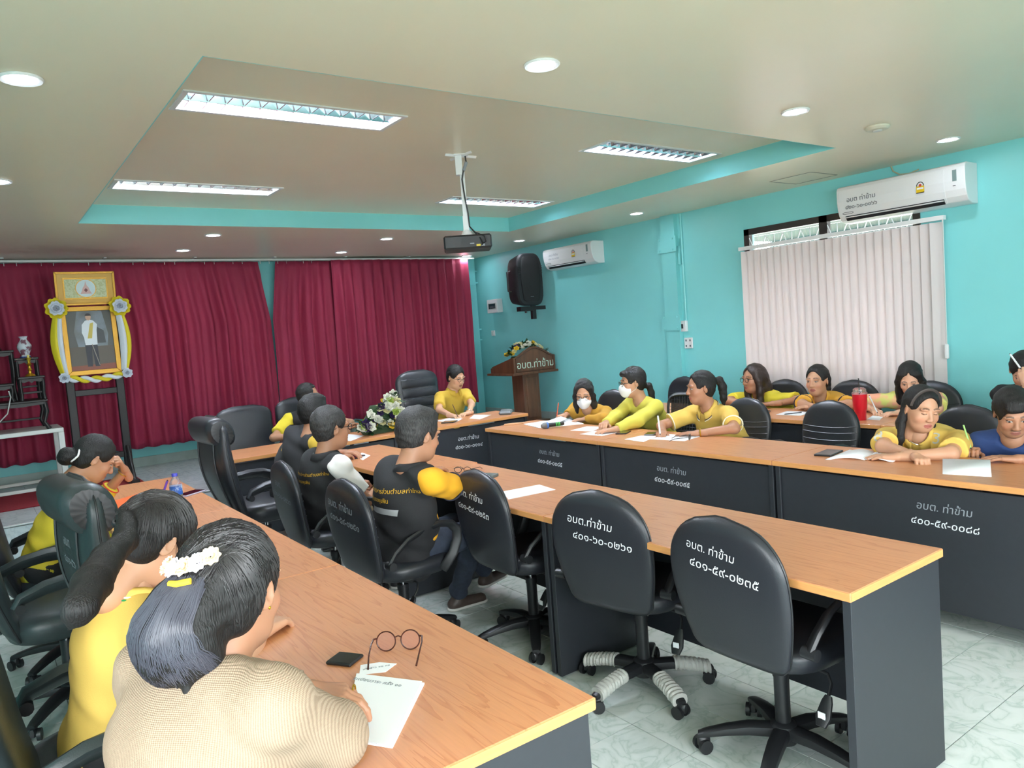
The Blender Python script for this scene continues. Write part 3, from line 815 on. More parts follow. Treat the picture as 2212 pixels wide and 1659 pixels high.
def exec_chair(label, cx, cy, rz, quilt=False, group='black leather executive chairs', top=1.16, text=None, m=None, low=False, roll=True):
    m = m or m_leather
    t = thing('executive_chair', label, 'chair', (cx, cy, 0), rz, group)
    MB().pad([((0, .02, z), (w, 0, 0), (0, d, 0)) for z, w, d in ((.40, .22, .22), (.415, .25, .25), (.47, .265, .26), (.515, .25, .245), (.53, .21, .2))], 28, e=3.4).build('seat', m, t, smooth=True, auto=60)
    def wf(v): return (.20+.065*math.sin(min(1, v/.55)*math.pi/2))*(1 if v < .80 else (max(.0, 1-((v-.80)/.21)**3.0))**.5)
    def tf(v): return (.052-.012*math.cos(v*math.pi*2))*min(1, (1.01-v)*9+.2)*min(1, v*8+.5)
    br = back_rings(.43, top, -.20, -.315, wf, tf, 28, -.045)
    bk = MB().pad(br, 32, e=3.0).build('backrest', m, t, smooth=True, auto=70)
    MB().tube([Vector(c)+Vector(a) for c, a, b in br]+[Vector(c)-Vector(a) for c, a, b in reversed(br)], .004, 6).build('piping', m_black, bk, smooth=True)
    for s in (-1, 1):
        V = [Vector(c)+Vector(a)*.62*s-Vector(b)*1.0 for c, a, b in br[2:-3]]
        MB().tube(V, .0045, 6).build('stitched_seam', m, bk, smooth=True)
    if quilt:
        for v in (.25, .40, .55, .70, .85):
            k = int(v*28); c, a, b = br[k]
            MB().pad([(Vector(c)+Vector(a)*.8*u+Vector(b)*.92, (0, 0, .05), Vector(b)*.35*(1-abs(u)**4)+Vector(b)*.02) for u in [-1+i/8 for i in range(17)]], 12).build('quilted_roll', m, bk, smooth=True)
    elif roll:
        c, a, b = br[24]; n_ = Vector(b).normalized()
        rr = []
        for i in range(19):
            u = -1+i/9; cc = Vector(c)+Vector((u*.235, 0, .0))+n_*.006
            k_ = (max(.05, 1-abs(u)**14))**.3
            rr.append((cc-n_*.012, n_*.092*k_, Vector((0, -.2, 1)).normalized()*.102*k_))
        hd = MB().pad(rr, 22, e=2.3).build('headrest', m, t, smooth=True, auto=70)
        up_ = Vector((0, -.2, 1)).normalized()
        for s in (-1, 1):           # gathered leather at the ends of the roll
            V = [Vector(c)+Vector((s*.234, 0, 0))-n_*.006]; n2 = 36
            for q_ in (.45, 1.0):
                for i in range(n2):
                    a_ = 2*math.pi*i/n2; w_ = 1+.02*math.cos(i*math.pi)*q_
                    V.append(Vector(c)-n_*.006+Vector((s*(.240-.006*q_**3+.003*math.cos(i*math.pi)), 0, 0))+n_*.070*math.cos(a_)*q_*w_+up_*.080*math.sin(a_)*q_*w_)
            F = [(0, 1+i, 1+(i+1) % n2) for i in range(n2)]+[(1+i, 1+n2+i, 1+n2+(i+1) % n2, 1+(i+1) % n2) for i in range(n2)]
            MB().add(V, F).build('ruched_end', m_black, hd, smooth=True, auto=False)
    for s in (-1, 1):
        pts = [(-.215, .60), (-.19, .635), (-.10, .662), (0, .672), (.10, .665), (.17, .64), (.20, .60), (.185, .54), (.16, .47), (.13, .43)]
        MB().tube([(s*.285, y, z) for y, z in pts], [.7, .95, 1.1, 1.15, 1.15, 1.1, 1.0, .9, .8, .7], 14, flat=(.034, .019)).build('armrest', m, t, smooth=True)
        MB().cyl((s*.25, -.2, .60), (s*.31, -.2, .60), .02, 12).build('armrest_bolt', m_black, t, smooth=True)
    MB().cyl((0, 0, .13), (0, 0, .33), .03, 18).build('gas_lift_cover', m_black, t, smooth=True)
    MB().cyl((0, 0, .3), (0, 0, .41), .016, 14).build('gas_lift', m_chrome, t, smooth=True)
    star_base(t, rot=.5)
    if text:
        bv = bvh_of(bk)
        for s, z, size, mt, dx in text:
            lettering(s, size, mt, bk, frameM((dx, -.5, z), (1, 0, -.06), (0, 0, 1)), wrap=bv, wdir=(0, 1, 0), skew=.1)
    return t
N90 = -math.pi/2; P90 = math.pi/2
GC = 'black task chairs with painted lettering'
task_chair('empty black task chair lettered ๔๐๑-๕๙-๐๒๓๕ at the end of the middle row', 2.22, 1.585, N90-.02, (('อบต. ท่าข้าม', .36, .042, m_ink, -.03), ('๔๐๑-๕๙-๐๒๓๕', .295, .050, m_ink, .015)), base_rot=2.6, group=GC)
task_chair('empty black task chair lettered ๔๐๑-๖๐-๐๒๖๑ with plastic film on its legs', 2.24, 2.29, N90+.22, (('อบต.ท่าข้าม', .345, .048, m_ink, -.02), ('๔๐๑-๖๐-๐๒๖๑', .275, .050, m_ink, .03)), wrap=True, base_rot=.75, group=GC)
task_chair('empty black task chair lettered ๔๐๑-๕๙-๐๒๕๓ beside the man in jeans', 2.215, 3.04, N90-.02, (('อบต. ท่าข้าม', .345, .048, m_ink, -.04), ('๔๐๑-๕๙-๐๒๕๓', .275, .050, m_ink, -.03)), base_rot=1.9, group=GC)
task_chair('black task chair in which the man in jeans sits', 1.70, 3.46, N90+.05, (('อบต. ท่าข้าม', .34, .054, m_inkfade, -.02), ('๔๐๑-๕๙-๐๒๕๑', .265, .054, m_inkfade, 0)), group=GC)
task_chair('black task chair of the man with grey hair, glasses and white sleeves', 1.70, 4.34, N90-.03, (('อบต.', .34, .054, m_inkfade, -.02), ('๔๐๑-๖๐-๐๒๖๓', .265, .054, m_inkfade, 0)), group=GC)
exec_chair('high-backed black leather chair between the head table end and the men in vests', 1.62, 5.38, N90+.06)
exec_chair('high-backed leather chair with a rolled headrest, pushed to the table beside the ponytail woman', .60, 3.30, N90+.12, m=m_leather2, text=(('อบต.', .93, .05, m_inkfade, .02), ('๔๐๑-๕๖', .86, .05, m_inkfade, .03)), top=1.17)
exec_chair('high-backed leather chair half hidden behind the one with the rolled headrest', .24, 3.99, N90+.1, m=m_leather2, top=1.16)
exec_chair('black leather armchair with broad curved arms under the woman with the beaded bracelet', .30, 4.62, N90, roll=False, top=1.13)
exec_chair('leather chair with ruched back carrying the ponytail woman in the yellow polo', .235, 2.33, N90, m=m_leather2, top=1.17, roll=False)
task_chair('office chair under the woman in the beige cardigan', .14, 1.50, N90)
exec_chair('empty leather chair behind the head table at its left end', 2.08, 7.0, math.pi, roll=False, top=1.06, group='chairs behind the head table')
exec_chair('leather chair behind the head table under the man with the raised hand', 2.68, 7.08, math.pi, roll=False, top=1.08, group='chairs behind the head table')
exec_chair('tall quilted leather chair behind the man writing in yellow', 4.05, 7.14, math.pi, quilt=True, top=1.22, group='chairs behind the head table')
GR = 'black task chairs behind the lettered tables'
task_chair('black chair under the masked woman in mustard', 4.62, 5.14, P90+.1, group=GR, h=.03, wide=.9)
task_chair('black chair under the woman writing with a white pen', 4.60, 3.66, P90, group=GR, wide=.88)
task_chair('empty black chair with curved seams facing the open booklet', 4.60, 2.95, P90+.05, group=GR, wide=.88)
task_chair('black chair under the woman with the numbered yellow polo', 4.62, 2.08, P90-.05, group=GR, wide=.9)
task_chair('black chair under the young man in blue', 4.62, 1.46, P90, group=GR, wide=.9)
GW = 'black task chairs along the wall'
task_chair('empty black chair at the wall behind the woman with the white pen', 6.06, 5.56, P90, group=GW, h=.01)
task_chair('wall-side chair under the woman in glasses', 5.98, 4.25, P90, group=GW)
task_chair('wall-side chair under the woman with folded arms', 5.98, 3.57, P90, group=GW)
task_chair('wall-side chair under the woman with a centre parting', 5.98, 2.92, P90, group=GW)
task_chair('wall-side chair under the person half cut by the picture edge', 6.05, 2.05, P90, group=GW)
# mesh office chair seen from behind
t = thing('mesh_chair', 'black mesh-backed office chair behind the masked woman in lime yellow', 'chair', (4.62, 4.22, 0), P90+.1)
MB().pad([((0, .02, z), (w, 0, 0), (0, d, 0)) for z, w, d in ((.41, .2, .2), (.43, .23, .23), (.465, .225, .225), (.475, .19, .19))], 24, e=3.2).build('seat', m_black, t, smooth=True)
fr = []
for i in range(32):
    q = 2*math.pi*i/32; cx, cz = math.cos(q), math.sin(q)
    cx = math.copysign(abs(cx)**.45, cx)*.205; cz = math.copysign(abs(cz)**.45, cz)*.22
    fr.append((cx*(1+.15*cz/.22), -.23-.05*cz/.22, .72+cz))
MB().tube(fr, 1.0, 10, flat=(.02, .011), closed=True).build('back_frame', m_black, t, smooth=True)
ms = MB()
for k in range(15):
    z = .52+.4*k/14; ms.tube([(-.2, -.23-.05*(z-.72)/.22, z), (0, -.255-.05*(z-.72)/.22, z), (.2, -.23-.05*(z-.72)/.22, z)], .0016, 4)
for k in range(15):
    xx = -.19+.38*k/14; ms.tube([(xx, -.185-.02, .51), (xx, -.255, .72), (xx, -.28, .93)], .0016, 4)
ms.build('mesh_back', m_black, t)
MB().pad([((0, -.215-.05*(z-.5)/.44-.02, z), (.2, 0, 0), (0, .0006, 0)) for z in (.51, .6, .72, .83, .925)], 12, e=8).build('mesh_fabric', mat('sheer_black_mesh', (30, 32, 36), .8, alpha=.72), t)
MB().pad([((0, -.24, z), (.2, 0, 0), (0, .012, 0)) for z in (.5, .56, .62, .635)], 16, e=4).build('lumbar_panel', m_black, t, smooth=True)
MB().tube([(0, -.05, .4), (0, -.24, .42), (0, -.265, .6)], .022, 8).build('back_post', m_black, t, smooth=True)
MB().cyl((0, 0, .12), (0, 0, .42), .026, 16).build('gas_lift_cover', m_black, t, smooth=True)
star_base(t)

# ================================================================== WALL DEVICES
def air_con(label, yc, length, zb, zt, text=None, faded=False):
    t = thing('air_conditioner', label, 'air conditioner', (XR-.002, yc, zb), P90, 'wall air conditioners')
    h = zt-zb; d = .215
    prof = [(0, 0), (d*.45, 0), (d*.72, .02), (d*.86, .06), (d*.95, .11), (d, .18), (d, h-.035), (d*.95, h-.01), (d*.82, h), (0, h)]
    M = Matrix(((0, 1, 0, -length/2), (1, 0, 0, 0), (0, 0, 1, 0), (0, 0, 0, 1)))
    body = MB().prism(prof, length, M).build('body', m_white, t, bevel=.006)
    s1 = -length/2+.13
    MB().prism([(d*.5, .004), (d*.72, .018), (d*.865, .058), (d*.955, .108), (d+.002, .18), (d+.002, h-.035), (d*.97, h-.02), (d*.5, h-.02)], length-.17, Matrix.Translation((.066, 0, 0)) @ Matrix(((0, 1, 0, -(length-.17)/2), (1, 0, 0, 0), (0, 0, 1, 0), (0, 0, 0, 1)))).build('front_panel', m_white, t, bevel=.003)
    md = mat('dark_vent', (26, 30, 38), .6)
    v0, v1 = -length/2+.17, length/2-.06
    n_ = Vector((0, .055, -.035)).normalized()
    MB().box(((v0+v1)/2, 0, 0), (v1-v0, .045, .01), M=Matrix.Translation((0, d*.80, .035)) @ Matrix.Rotation(RAD(48), 4, 'X')).build('air_outlet', md, t)
    for k in range(8):
        xx = v0+(v1-v0)*(k+.5)/8
        MB().box((xx, 0, .007), (.004, .04, .012), M=Matrix.Translation((0, d*.80, .035)) @ Matrix.Rotation(RAD(48), 4, 'X')).build('outlet_fin', m_white, t)
    MB().box(((v0+v1)/2, .0, .011), (v1-v0, .022, .005), M=Matrix.Translation((0, d*.86, .03)) @ Matrix.Rotation(RAD(25), 4, 'X')).build('louvre_flap', m_white, t)
    # sticker, display window, maker's pill
    xs_ = -length/2+.27+.06
    st = MB(); st.box((xs_, d+.004, h*.52), (.062, .002, .05)); st.build('energy_label', mat('yellow_label', (226, 190, 30) if not faded else (176, 140, 60), .5), t)
    MB().box((xs_, d+.0052, h*.54), (.05, .001, .014)).build('label_strip', m_paper, t)
    MB().box((xs_, d+.0052, h*.52-.027), (.062, .001, .006)).build('label_band', m_black, t)
    arc = [(xs_+.027*math.cos(a), d+.004, h*.52+.026+.03*math.sin(a)) for a in [math.pi*i/12 for i in range(13)]]
    MB().tube(arc, .003, 6).build('label_arc', m_black, t)
    MB().cyl((xs_, d+.003, h*.52+.03), (xs_, d+.0055, h*.52+.03), .011, 14).build('label_rosette', mat('red_label', (206, 70, 50), .5), t)
    MB().box((-length/2+.075, d+.001, h*.70), (.03, .003, .085)).build('display_window', mat('grey_display', (126, 146, 146), .2), t)
    MB().box((-length/2+.078, d+.001, h*.45), (.02, .003, .006)).build('indicator', m_pencil, t)
    pill = [(length/2-.09+.028*math.cos(a)+(.02 if math.cos(a) > 0 else -.02), d*.925, .078+.008*math.sin(a)) for a in [2*math.pi*i/16 for i in range(16)]]
    MB().tube(pill, .002, 5, closed=True).build('maker_badge', m_pencil, t)
    if text:
        for s, z, sz in text:
            lettering(s, sz, m_pencil if not faded else mat('faint_pencil', (170, 174, 184), .8), t, frameM((length/2-.22, d+.0045, z), (-1, 0, 0), (0, 0, 1)))
    return t
air_con('larger white wall air conditioner above the window', 3.14, 1.04, 2.30, 2.61, (('อบต ท่าข้าม', .185, .055), ('๔๒๐-๖๐-๐๐๖๖', .125, .05)))
air_con('white wall air conditioner beside the black loudspeaker', 7.315, .94, 2.33, 2.60, (('อบต ท่าข้าม', .18, .04), ('๔๒๐-๖๐-๐๐๖๗', .135, .036)), faded=True)
# loudspeaker on bracket
t = thing('loudspeaker', 'black moulded loudspeaker hung on a wall bracket in the corner', 'loudspeaker', (6.07, 8.0, 1.885), RAD(176))
def spk_ring(y, w, h, k=.0): return (y, w, h)
outl = lambda w, h, n=28: [(math.copysign(abs(math.cos(a))**.5, math.cos(a))*w*(1-.06*math.sin(a)), math.copysign(abs(math.sin(a))**.5, math.sin(a))*h) for a in [2*math.pi*i/n for i in range(n)]]
V = []; F = []; n = 28
for y, w, h in ((-.17, .12, .27), (-.15, .15, .305), (.06, .20, .335), (.14, .205, .345), (.165, .19, .33)):
    for (x_, z_) in outl(w, h): V.append((x_, y, z_+.345))
for j in range(4):
    for i in range(n): F.append((j*n+i, j*n+(i+1) % n, (j+1)*n+(i+1) % n, (j+1)*n+i))
F += [tuple(range(n-1, -1, -1)), tuple(range(4*n, 5*n))]
MB().add(V, F).build('cabinet', mat('black_textured_plastic', (27, 29, 33), .55, bump=.2, bscale=500), t, smooth=True, auto=35)
MB().pad([((0, .167, z), (w, 0, 0), (0, .012, 0)) for z, w in ((.06, .09), (.08, .125), (.3, .15), (.5, .15), (.62, .125), (.64, .09))], 20, e=5).build('grille', mat('black_speaker_grille', (20, 21, 24), .7, bump=.5, bscale=900), t, smooth=True)
for s in (-1, 1):
    hv = MB()
    for k in range(5): hv.box((s*.165, .168, .43+.022*k), (.045, .014, .008))
    hv.build('side_vent', m_black, t)
    MB().tube([(s*.19, -.02, .20), (s*.235, -.02, .21), (s*.235, -.02, .46), (s*.19, -.02, .47)], .014, 8).build('side_handle', m_black, t, smooth=True)
MB().box((.0, .182, .12), (.05, .002, .01)).build('badge', m_pencil, t)
bk = MB(); bk.box((0, .0, -.03), (.22, .1, .06)); bk.box((-.2, -.12, .0), (.06, .05, .34)); bk.box((-.3, -.12, -.02), (.2, .04, .05)); bk.cyl((0, .0, -.06), (0, 0, -.085), .015, 10)
bk.build('wall_bracket', m_black, t)
# breaker box and switches
t = thing('breaker_box', 'white breaker box with dark window on the teal wall near the corner', 'breaker box', (XR-.002, 9.21, 1.86), P90)
MB().bbox((0, .05, .1), (.27, .1, .2), .006).build('body', m_white, t)
MB().bbox((0, .1, .1), (.2, .006, .1), .002).build('window_frame', m_offwhite, t)
MB().box((0, .104, .1), (.17, .003, .075)).build('window', mat('smoked_window', (48, 58, 64), .15), t)
for k in range(4): MB().box((-.06+.035*k, .106, .085), (.02, .004, .03)).build('breaker', m_pencil, t)
t = thing('light_switch', 'small pale square switch plate below the breaker box', 'switch', (XR-.002, 9.37, 1.52), P90)
MB().bbox((0, .006, .04), (.09, .012, .08), .003).build('plate', m_white, t); MB().bbox((0, .014, .04), (.03, .008, .045), .002).build('rocker', m_offwhite, t)
t = thing('light_switch', 'white surface switch box beside the teal steel column', 'switch', (XR-.002, bp(1481, 703, 0, XR).y, 1.43), P90)
MB().bbox((0, .02, .06), (.075, .04, .12), .004).build('plate', m_white, t); MB().bbox((.01, .042, .06), (.022, .01, .05), .002).build('rocker', m_black, t)
t = thing('power_outlet', 'white double socket plate below the switch by the steel column', 'outlet', (XR-.002, bp(1489, 741, 0, XR).y, 1.24), P90)
MB().bbox((0, .008, .06), (.115, .016, .12), .004).build('plate', m_white, t)
for dz in (.03, .09):
    for dx in (-.028, .028): MB().box((dx, .017, dz), (.016, .003, .02)).build('socket_slot', m_pencil, t)
# cable above the air conditioner
t = MB().tube([(XR-.012, 3.28, 2.725), (XR-.02, 3.26, 2.68), (XR-.035, 3.2, 2.64), (XR-.04, 3.12, 2.63), (XR-.02, 3.05, 2.65)], .006, 8).build('cable', mat('beige_cable', (196, 190, 160), .5), smooth=True)
tag(t, 'thin beige cable looping from the ceiling behind the larger air conditioner', 'cable')
# projector
P0 = bp(995, 335, 2, ZU)
t = thing('projector', 'black ceiling projector hanging from a white pole in the recess', 'projector', (P0.x, P0.y, ZU), RAD(-CAM_YAW*57.2958+4))
pl = MB()
pl.box((0, 0, -.003), (.10, .10, .006))
for a in (.5, 2.2, 3.7, 5.3): pl.tube([(0, 0, -.004), (.13*math.cos(a), .13*math.sin(a), -.004)], 1.0, 6, flat=(.014, .003))
pl.build('ceiling_plate', m_white, t)
MB().box((-.02, 0, -.075), (.05, .055, .14)).build('swivel_head', m_white, t, bevel=.004)
MB().box((0, 0, -.30), (.034, .034, .36)).box((.0, 0, -.50), (.042, .042, .12)).build('pole', m_white, t)
MB().lathe([(.015, -.585), (.05, -.585), (.03, -.55), (.022, -.54)], 16).build('pole_foot', m_white, t, smooth=True)
pb = MB().bbox((0, 0, -.64), (.345, .26, .10), .012).build('body', mat('black_projector_shell', (34, 35, 38), .5), t)
MB().box((-.1, -.131, -.64), (.10, .003, .07)).build('vent_grille', m_black, t)
MB().box((.03, -.1315, -.655), (.03, .002, .008)).build('port_label', m_inkfade, t)
MB().box((.075, -.134, -.67), (.03, .01, .014)).build('yellow_plug', mat('yellow_plug', (214, 190, 60), .5), t)
MB().box((.108, -.134, -.67), (.026, .012, .016)).build('grey_plug', m_inkfade, t)
for sx in (-.15, .04, .155): MB().cyl((sx, .02, -.59), (sx, .02, -.575), .009, 10).build('foot', m_black, t)
MB().cyl((.08, .135, -.64), (.08, .15, -.64), .03, 18).build('lens', m_blackgloss, t, smooth=True)
cb = MB(); cb.tube([(.03, -.02, -.002), (.035, -.03, -.06), (.01, -.03, -.12), (-.004, -.03, -.18), (.005, -.024, -.3), (.02, -.024, -.42), (.024, -.024, -.52), (.05, -.06, -.56), (.09, -.13, -.62), (.105, -.15, -.655), (.1, -.14, -.67)], .0055, 7)
cb.tube([(.024, -.024, -.52), (.06, -.08, -.57), (.12, -.15, -.61), (.13, -.16, -.65), (.1, -.145, -.665)], .004, 6)
cb.build('power_cable', m_black, t, smooth=True)
MB().tube([(.036, -.03, -.06), (.012, -.034, -.12)], .012, 8).build('cable_sleeve', m_inkfade, t, smooth=True)

# ================================================================== FLOWERS
def bloom_mesh(r, seed, rings=((.95, 6, .35), (.75, 6, .75), (.5, 5, 1.15), (.28, 4, 1.45))):
    rnd = random.Random(seed); mb = MB()
    for rr, n, tilt in rings:
        for k in range(n):
            a = 2*math.pi*(k+rnd.random()*.4)/n+rr*9
            R_ = Matrix.Rotation(a, 3, 'Z')
            pts = []; W = 4
            for i in range(W+1):
                u = i/W
                for j in range(3):
                    v = -1+j
                    l = r*rr*(.15+.85*u); w = r*.42*math.sin(math.pi*min(.98, .18+.75*u))*(.6+.4*rr)
                    q = Vector((l*math.cos(tilt*u), v*w, l*math.sin(tilt*u)+.12*r*v*v))
                    pts.append(R_ @ q)
            F = []
            for i in range(W):
                for j in range(2): F.append((i*3+j, (i+1)*3+j, (i+1)*3+j+1, i*3+j+1))
            mb.add(pts, F)
    return mb
FM = {'white': mat('white_petal', (238, 238, 226), .6), 'yellow': mat('yellow_petal', (236, 204, 60), .6), 'purple': mat('purple_petal', (62, 42, 96), .6), 'cream': mat('cream_petal', (232, 226, 180), .6), 'lime': mat('lime_petal', (170, 190, 90), .6)}
m_leaf = mat('green_leaf', (44, 84, 46), .5, var=.3, vscale=20)
BL = {}
def bouquet(parent, spots, leaves, seed):
    rnd = random.Random(seed)
    for (x, y, z, r, col, nx, ny, nz) in spots:
        k = (col, rnd.randint(0, 1))
        if k not in BL:
            o = bloom_mesh(1.0, hash(k[1]) % 100).build('flower', FM[col], parent, smooth=True); BL[k] = o
        else: o = BL[k].copy(); COL.objects.link(o); o.parent = parent
        o.location = (x, y, z); o.scale = (r, r, r)
        o.rotation_euler = Vector((nx, ny, nz)).to_track_quat('Z', 'Y').to_euler()
    mb = MB()
    for (x, y, z, dx, dy, dz, l) in leaves:
        d = Vector((dx, dy, dz)).normalized(); s = d.cross(Vector((0, 0, 1)))
        s = (s if s.length > .1 else Vector((1, 0, 0))).normalized(); n_ = s.cross(d)
        b = Vector((x, y, z)); w = l*.2
        P = [b, b+d*l*.4+s*w, b+d*l*.45+n_*l*.06, b+d*l*.4-s*w, b+d*l*.75+s*w*.7-n_*l*.02, b+d*l*.75-s*w*.7-n_*l*.02, b+d*l-n_*l*.1]
        mb.add(P, [(0, 1, 2), (0, 2, 3), (1, 4, 2), (2, 5, 3), (4, 6, 2), (2, 6, 5)])
    lv = mb.build('leaves', m_leaf, parent, smooth=True); lv['kind'] = 'stuff'

# ================================================================== LECTERN
LP = bp(1157, 915, 2, ZS)
LP.x -= .07
t = thing('lectern', 'brown wooden lectern with carved arched front and white lettering', 'lectern', (LP.x, LP.y, ZS), 0)
MB().bbox((0, .06, .03), (.44, .42, .06), .008).build('plinth', m_lectern, t)
MB().bbox((0, .06, .37), (.27, .25, .64), .006).build('column', m_lectern, t)
MB().bbox((0, -.07, .37), (.17, .014, .54), .005).build('column_panel', m_lectern, t)
hw = .345
arch = [(-hw, 0), (hw, 0), (hw, .20)]
for i in range(1, 16):
    a = i/16; xx = hw-2*hw*a
    arch.append((xx, .20+.135*(math.sin(math.pi*a)**1.6)))
arch.append((-hw, .20))
fr = MB().prism(arch, .03, Matrix.Translation((0, -.17, .71))).build('front_board', m_lectern, t)
mold = [(p_[0]*.9, (p_[1]-.1)*.86+.105) for p_ in arch]
MB().tube([(p_[0], -.174, p_[1]+.71) for p_ in mold], .006, 6, closed=True).build('carved_moulding', mat('dark_teak', (76, 44, 30), .4), fr)
for s in (-1, 1):
    MB().prism([(-.14, 0), (.36, 0), (.36, .07), (-.14, .20)], .025, Matrix.Translation((s*hw-(.025 if s > 0 else 0), 0, .71)) @ Matrix(((0, 1, 0, 0), (1, 0, 0, 0), (0, 0, 1, 0), (0, 0, 0, 1)))).build('side_board', m_lectern, t)
MB().bbox((0, .11, .70), (.76, .60, .03), .006).build('desk_base', m_lectern, t)
MB().box((0, 0, 0), (.66, .48, .015), M=Matrix.Translation((0, .115, .85)) @ Matrix.Rotation(RAD(-14), 4, 'X')).build('reading_desk', m_lectern, t)
lettering('อบต.ท่าข้าม', .135, mat('pale_green_lettering', (206, 226, 206), .5), t, frameM((.01, -.1745, .81), (1, 0, 0), (0, 0, 1)), name='lettering')
rnd = random.Random(5); sp = []; lv = []
for k in range(40):
    u = rnd.uniform(-1, 1); x = u*.30; z = .93+.13*(1-u*u)+rnd.uniform(-.02, .04); y = rnd.uniform(-.09, .06)
    sp.append((x, y, z, rnd.uniform(.032, .05), rnd.choice(['white', 'white', 'cream', 'yellow', 'white']) if u > -.6 else rnd.choice(['yellow', 'purple', 'cream']), u*.6, -.6, .7))
for k in range(70):
    u = rnd.uniform(-1, 1); lv.append((u*.28, rnd.uniform(-.05, .05), .93+.1*(1-u*u), u+rnd.uniform(-.3, .3), rnd.uniform(-.8, .3), rnd.uniform(.1, .9), rnd.uniform(.08, .14)))
fa = thing('flower_arrangement', 'low spray of white and yellow flowers on top of the lectern', 'flowers', (LP.x, LP.y, ZS), 0, 'flower arrangements')
bouquet(fa, sp, lv, 3)
MB().bbox((0, -.02, .90), (.5, .12, .06), .02).build('foam_tray', mat('green_foam', (52, 74, 48), .8), fa)
# head table bouquet
B0 = bp(832, 936, 2, .75)
fa = thing('flower_arrangement', 'tall sloping bouquet of white, yellow and purple roses on the head table', 'flowers', (B0.x, B0.y+.12, .75), 0, 'flower arrangements')
sp = []; lv = []
for k in range(60):
    u = rnd.random(); x = -.20+.40*u+rnd.uniform(-.04, .04); zt = .09+.30*u
    z = rnd.uniform(.05, zt); y = -.12+rnd.uniform(-.03, .05)+.12*(z/.4)
    sp.append((x, y, z, rnd.uniform(.035, .055), rnd.choice(['white', 'white', 'cream', 'lime', 'yellow', 'white', 'purple']), rnd.uniform(-.5, .2), -1, .5))
for k in range(70):
    u = rnd.random(); lv.append((-.2+.4*u, -.04, rnd.uniform(.02, .1+.26*u), rnd.uniform(-1, .5), rnd.uniform(-1, .2), rnd.uniform(-.2, .8), rnd.uniform(.08, .15)))
bouquet(fa, sp, lv, 4)
MB().pad([((0, .0, z), (w, 0, 0), (0, .07, 0)) for z, w in ((0.0, .16), (.03, .18), (.1, .16), (.18, .1), (.25, .06))], 16).build('foam_base', MATS['green_foam'], fa, smooth=True)

# ================================================================== PORTRAITS ON THE EASEL, ALTAR
YE = 8.62
xa, xb2 = bp(136, 735, 1, YE).x, bp(255, 735, 1, YE).x
xm = (xa+xb2)/2; wP = xb2-xa
zP0, zP1 = bp(200, 809, 1, YE).z, bp(190, 662, 1, YE).z
zK0, zK1 = bp(186, 660, 1, YE).z, bp(180, 586, 1, YE).z
m_goldf = mat('gold_frame', (186, 140, 52), .35, metal=.55, bump=.5, bscale=140)
m_goldy = mat('yellow_gold_board', (214, 164, 48), .4)
es = thing('display_easel', 'dark wooden two-post display stand on the red carpet', 'easel', (xm, YE+.06, ZS))
for s in (-1, 1):
    pst = MB().bbox((s*(wP/2-.02), 0, .98), (.075, .06, 1.96), .006).build('post', m_dkwood, es)
    MB().bbox((s*(wP/2-.02), .0, .03), (.08, .62, .06), .008).build('foot', m_dkwood, es)
    MB().tube([(s*(wP/2-.02), -.26, .05), (s*(wP/2-.02), -.03, .38)], .02, 8).build('brace', m_dkwood, es)
MB().bbox((0, 0, .97), (wP, .04, .06), .004).build('crossbar', m_dkwood, es); MB().bbox((0, 0, .3), (wP, .04, .06), .004).build('crossbar', m_dkwood, es)
def flat(mb_pts, y): return [(p_[0], y, p_[1]) for p_ in mb_pts]
def picture_frame(name, label, zc, w, h, fw, frame_m, tilt, y):
    t = thing(name, label, 'picture', (xm, y, zc), rot=(tilt, 0, 0), group='framed pictures on the easel')
    f = MB()
    for s in (-1, 1):
        f.prism([(-w/2, -.0), (w/2, -.0), (w/2-fw, -fw), (-w/2+fw, -fw)] if s > 0 else [(-w/2, 0), (w/2, 0), (w/2-fw, fw), (-w/2+fw, fw)], .03, Matrix.Translation((0, -.03, s*h/2)))
        f.prism([(0, -h/2), (0, h/2), (-s*fw, h/2-fw), (-s*fw, -h/2+fw)], .03, Matrix.Translation((s*w/2, -.03, 0)))
    f.build('frame', frame_m, t, bevel=.003)
    MB().box((0, -.006, 0), (w-.01, .01, h-.01)).build('backing', m_dkwood, t)
    return t
hP, hK = zP1-zP0, zK1-zK0
t = picture_frame('framed_portrait', 'tall gold-framed portrait of a standing figure in a white jacket', (zP0+zP1)/2, wP, hP, .045, m_goldf, RAD(-3), YE)
iw, ih = wP-.09, hP-.09
MB().box((0, -.0135, 0), (iw, .004, ih)).build('picture_ground', mat('painted_blue_grey_room', (126, 140, 152), .4, rgb2=(92, 96, 96), vscale=5, contrast=(.35, .65)), t)
def decal(pts, colr, name, y, parent): 
    MB().prism(pts, .0006, Matrix.Translation((0, y, 0))).build(name, mat('print_%d_%d_%d' % colr, colr, .5), parent)
decal([(-iw/2, -ih/2), (iw/2, -ih/2), (iw/2, -ih*.1), (-iw/2, -ih*.1)], (92, 84, 74), 'painted_furniture', -.0165, t)
decal([(-iw/2, -ih/2), (iw/2, -ih/2), (iw/2, -ih*.40), (-iw/2, -ih*.42)], (134, 74, 56), 'painted_carpet', -.0172, t)
decal([(-iw/2, -ih*.1), (-iw*.3, -ih*.1), (-iw*.36, ih*.15), (-iw*.25, ih/2), (-iw/2, ih/2)], (86, 88, 84), 'painted_drape', -.0172, t)
decal([(iw/2, -ih*.1), (iw*.36, -ih*.1), (iw*.4, ih*.1), (iw*.3, ih/2), (iw/2, ih/2)], (86, 88, 84), 'painted_drape', -.0172, t)
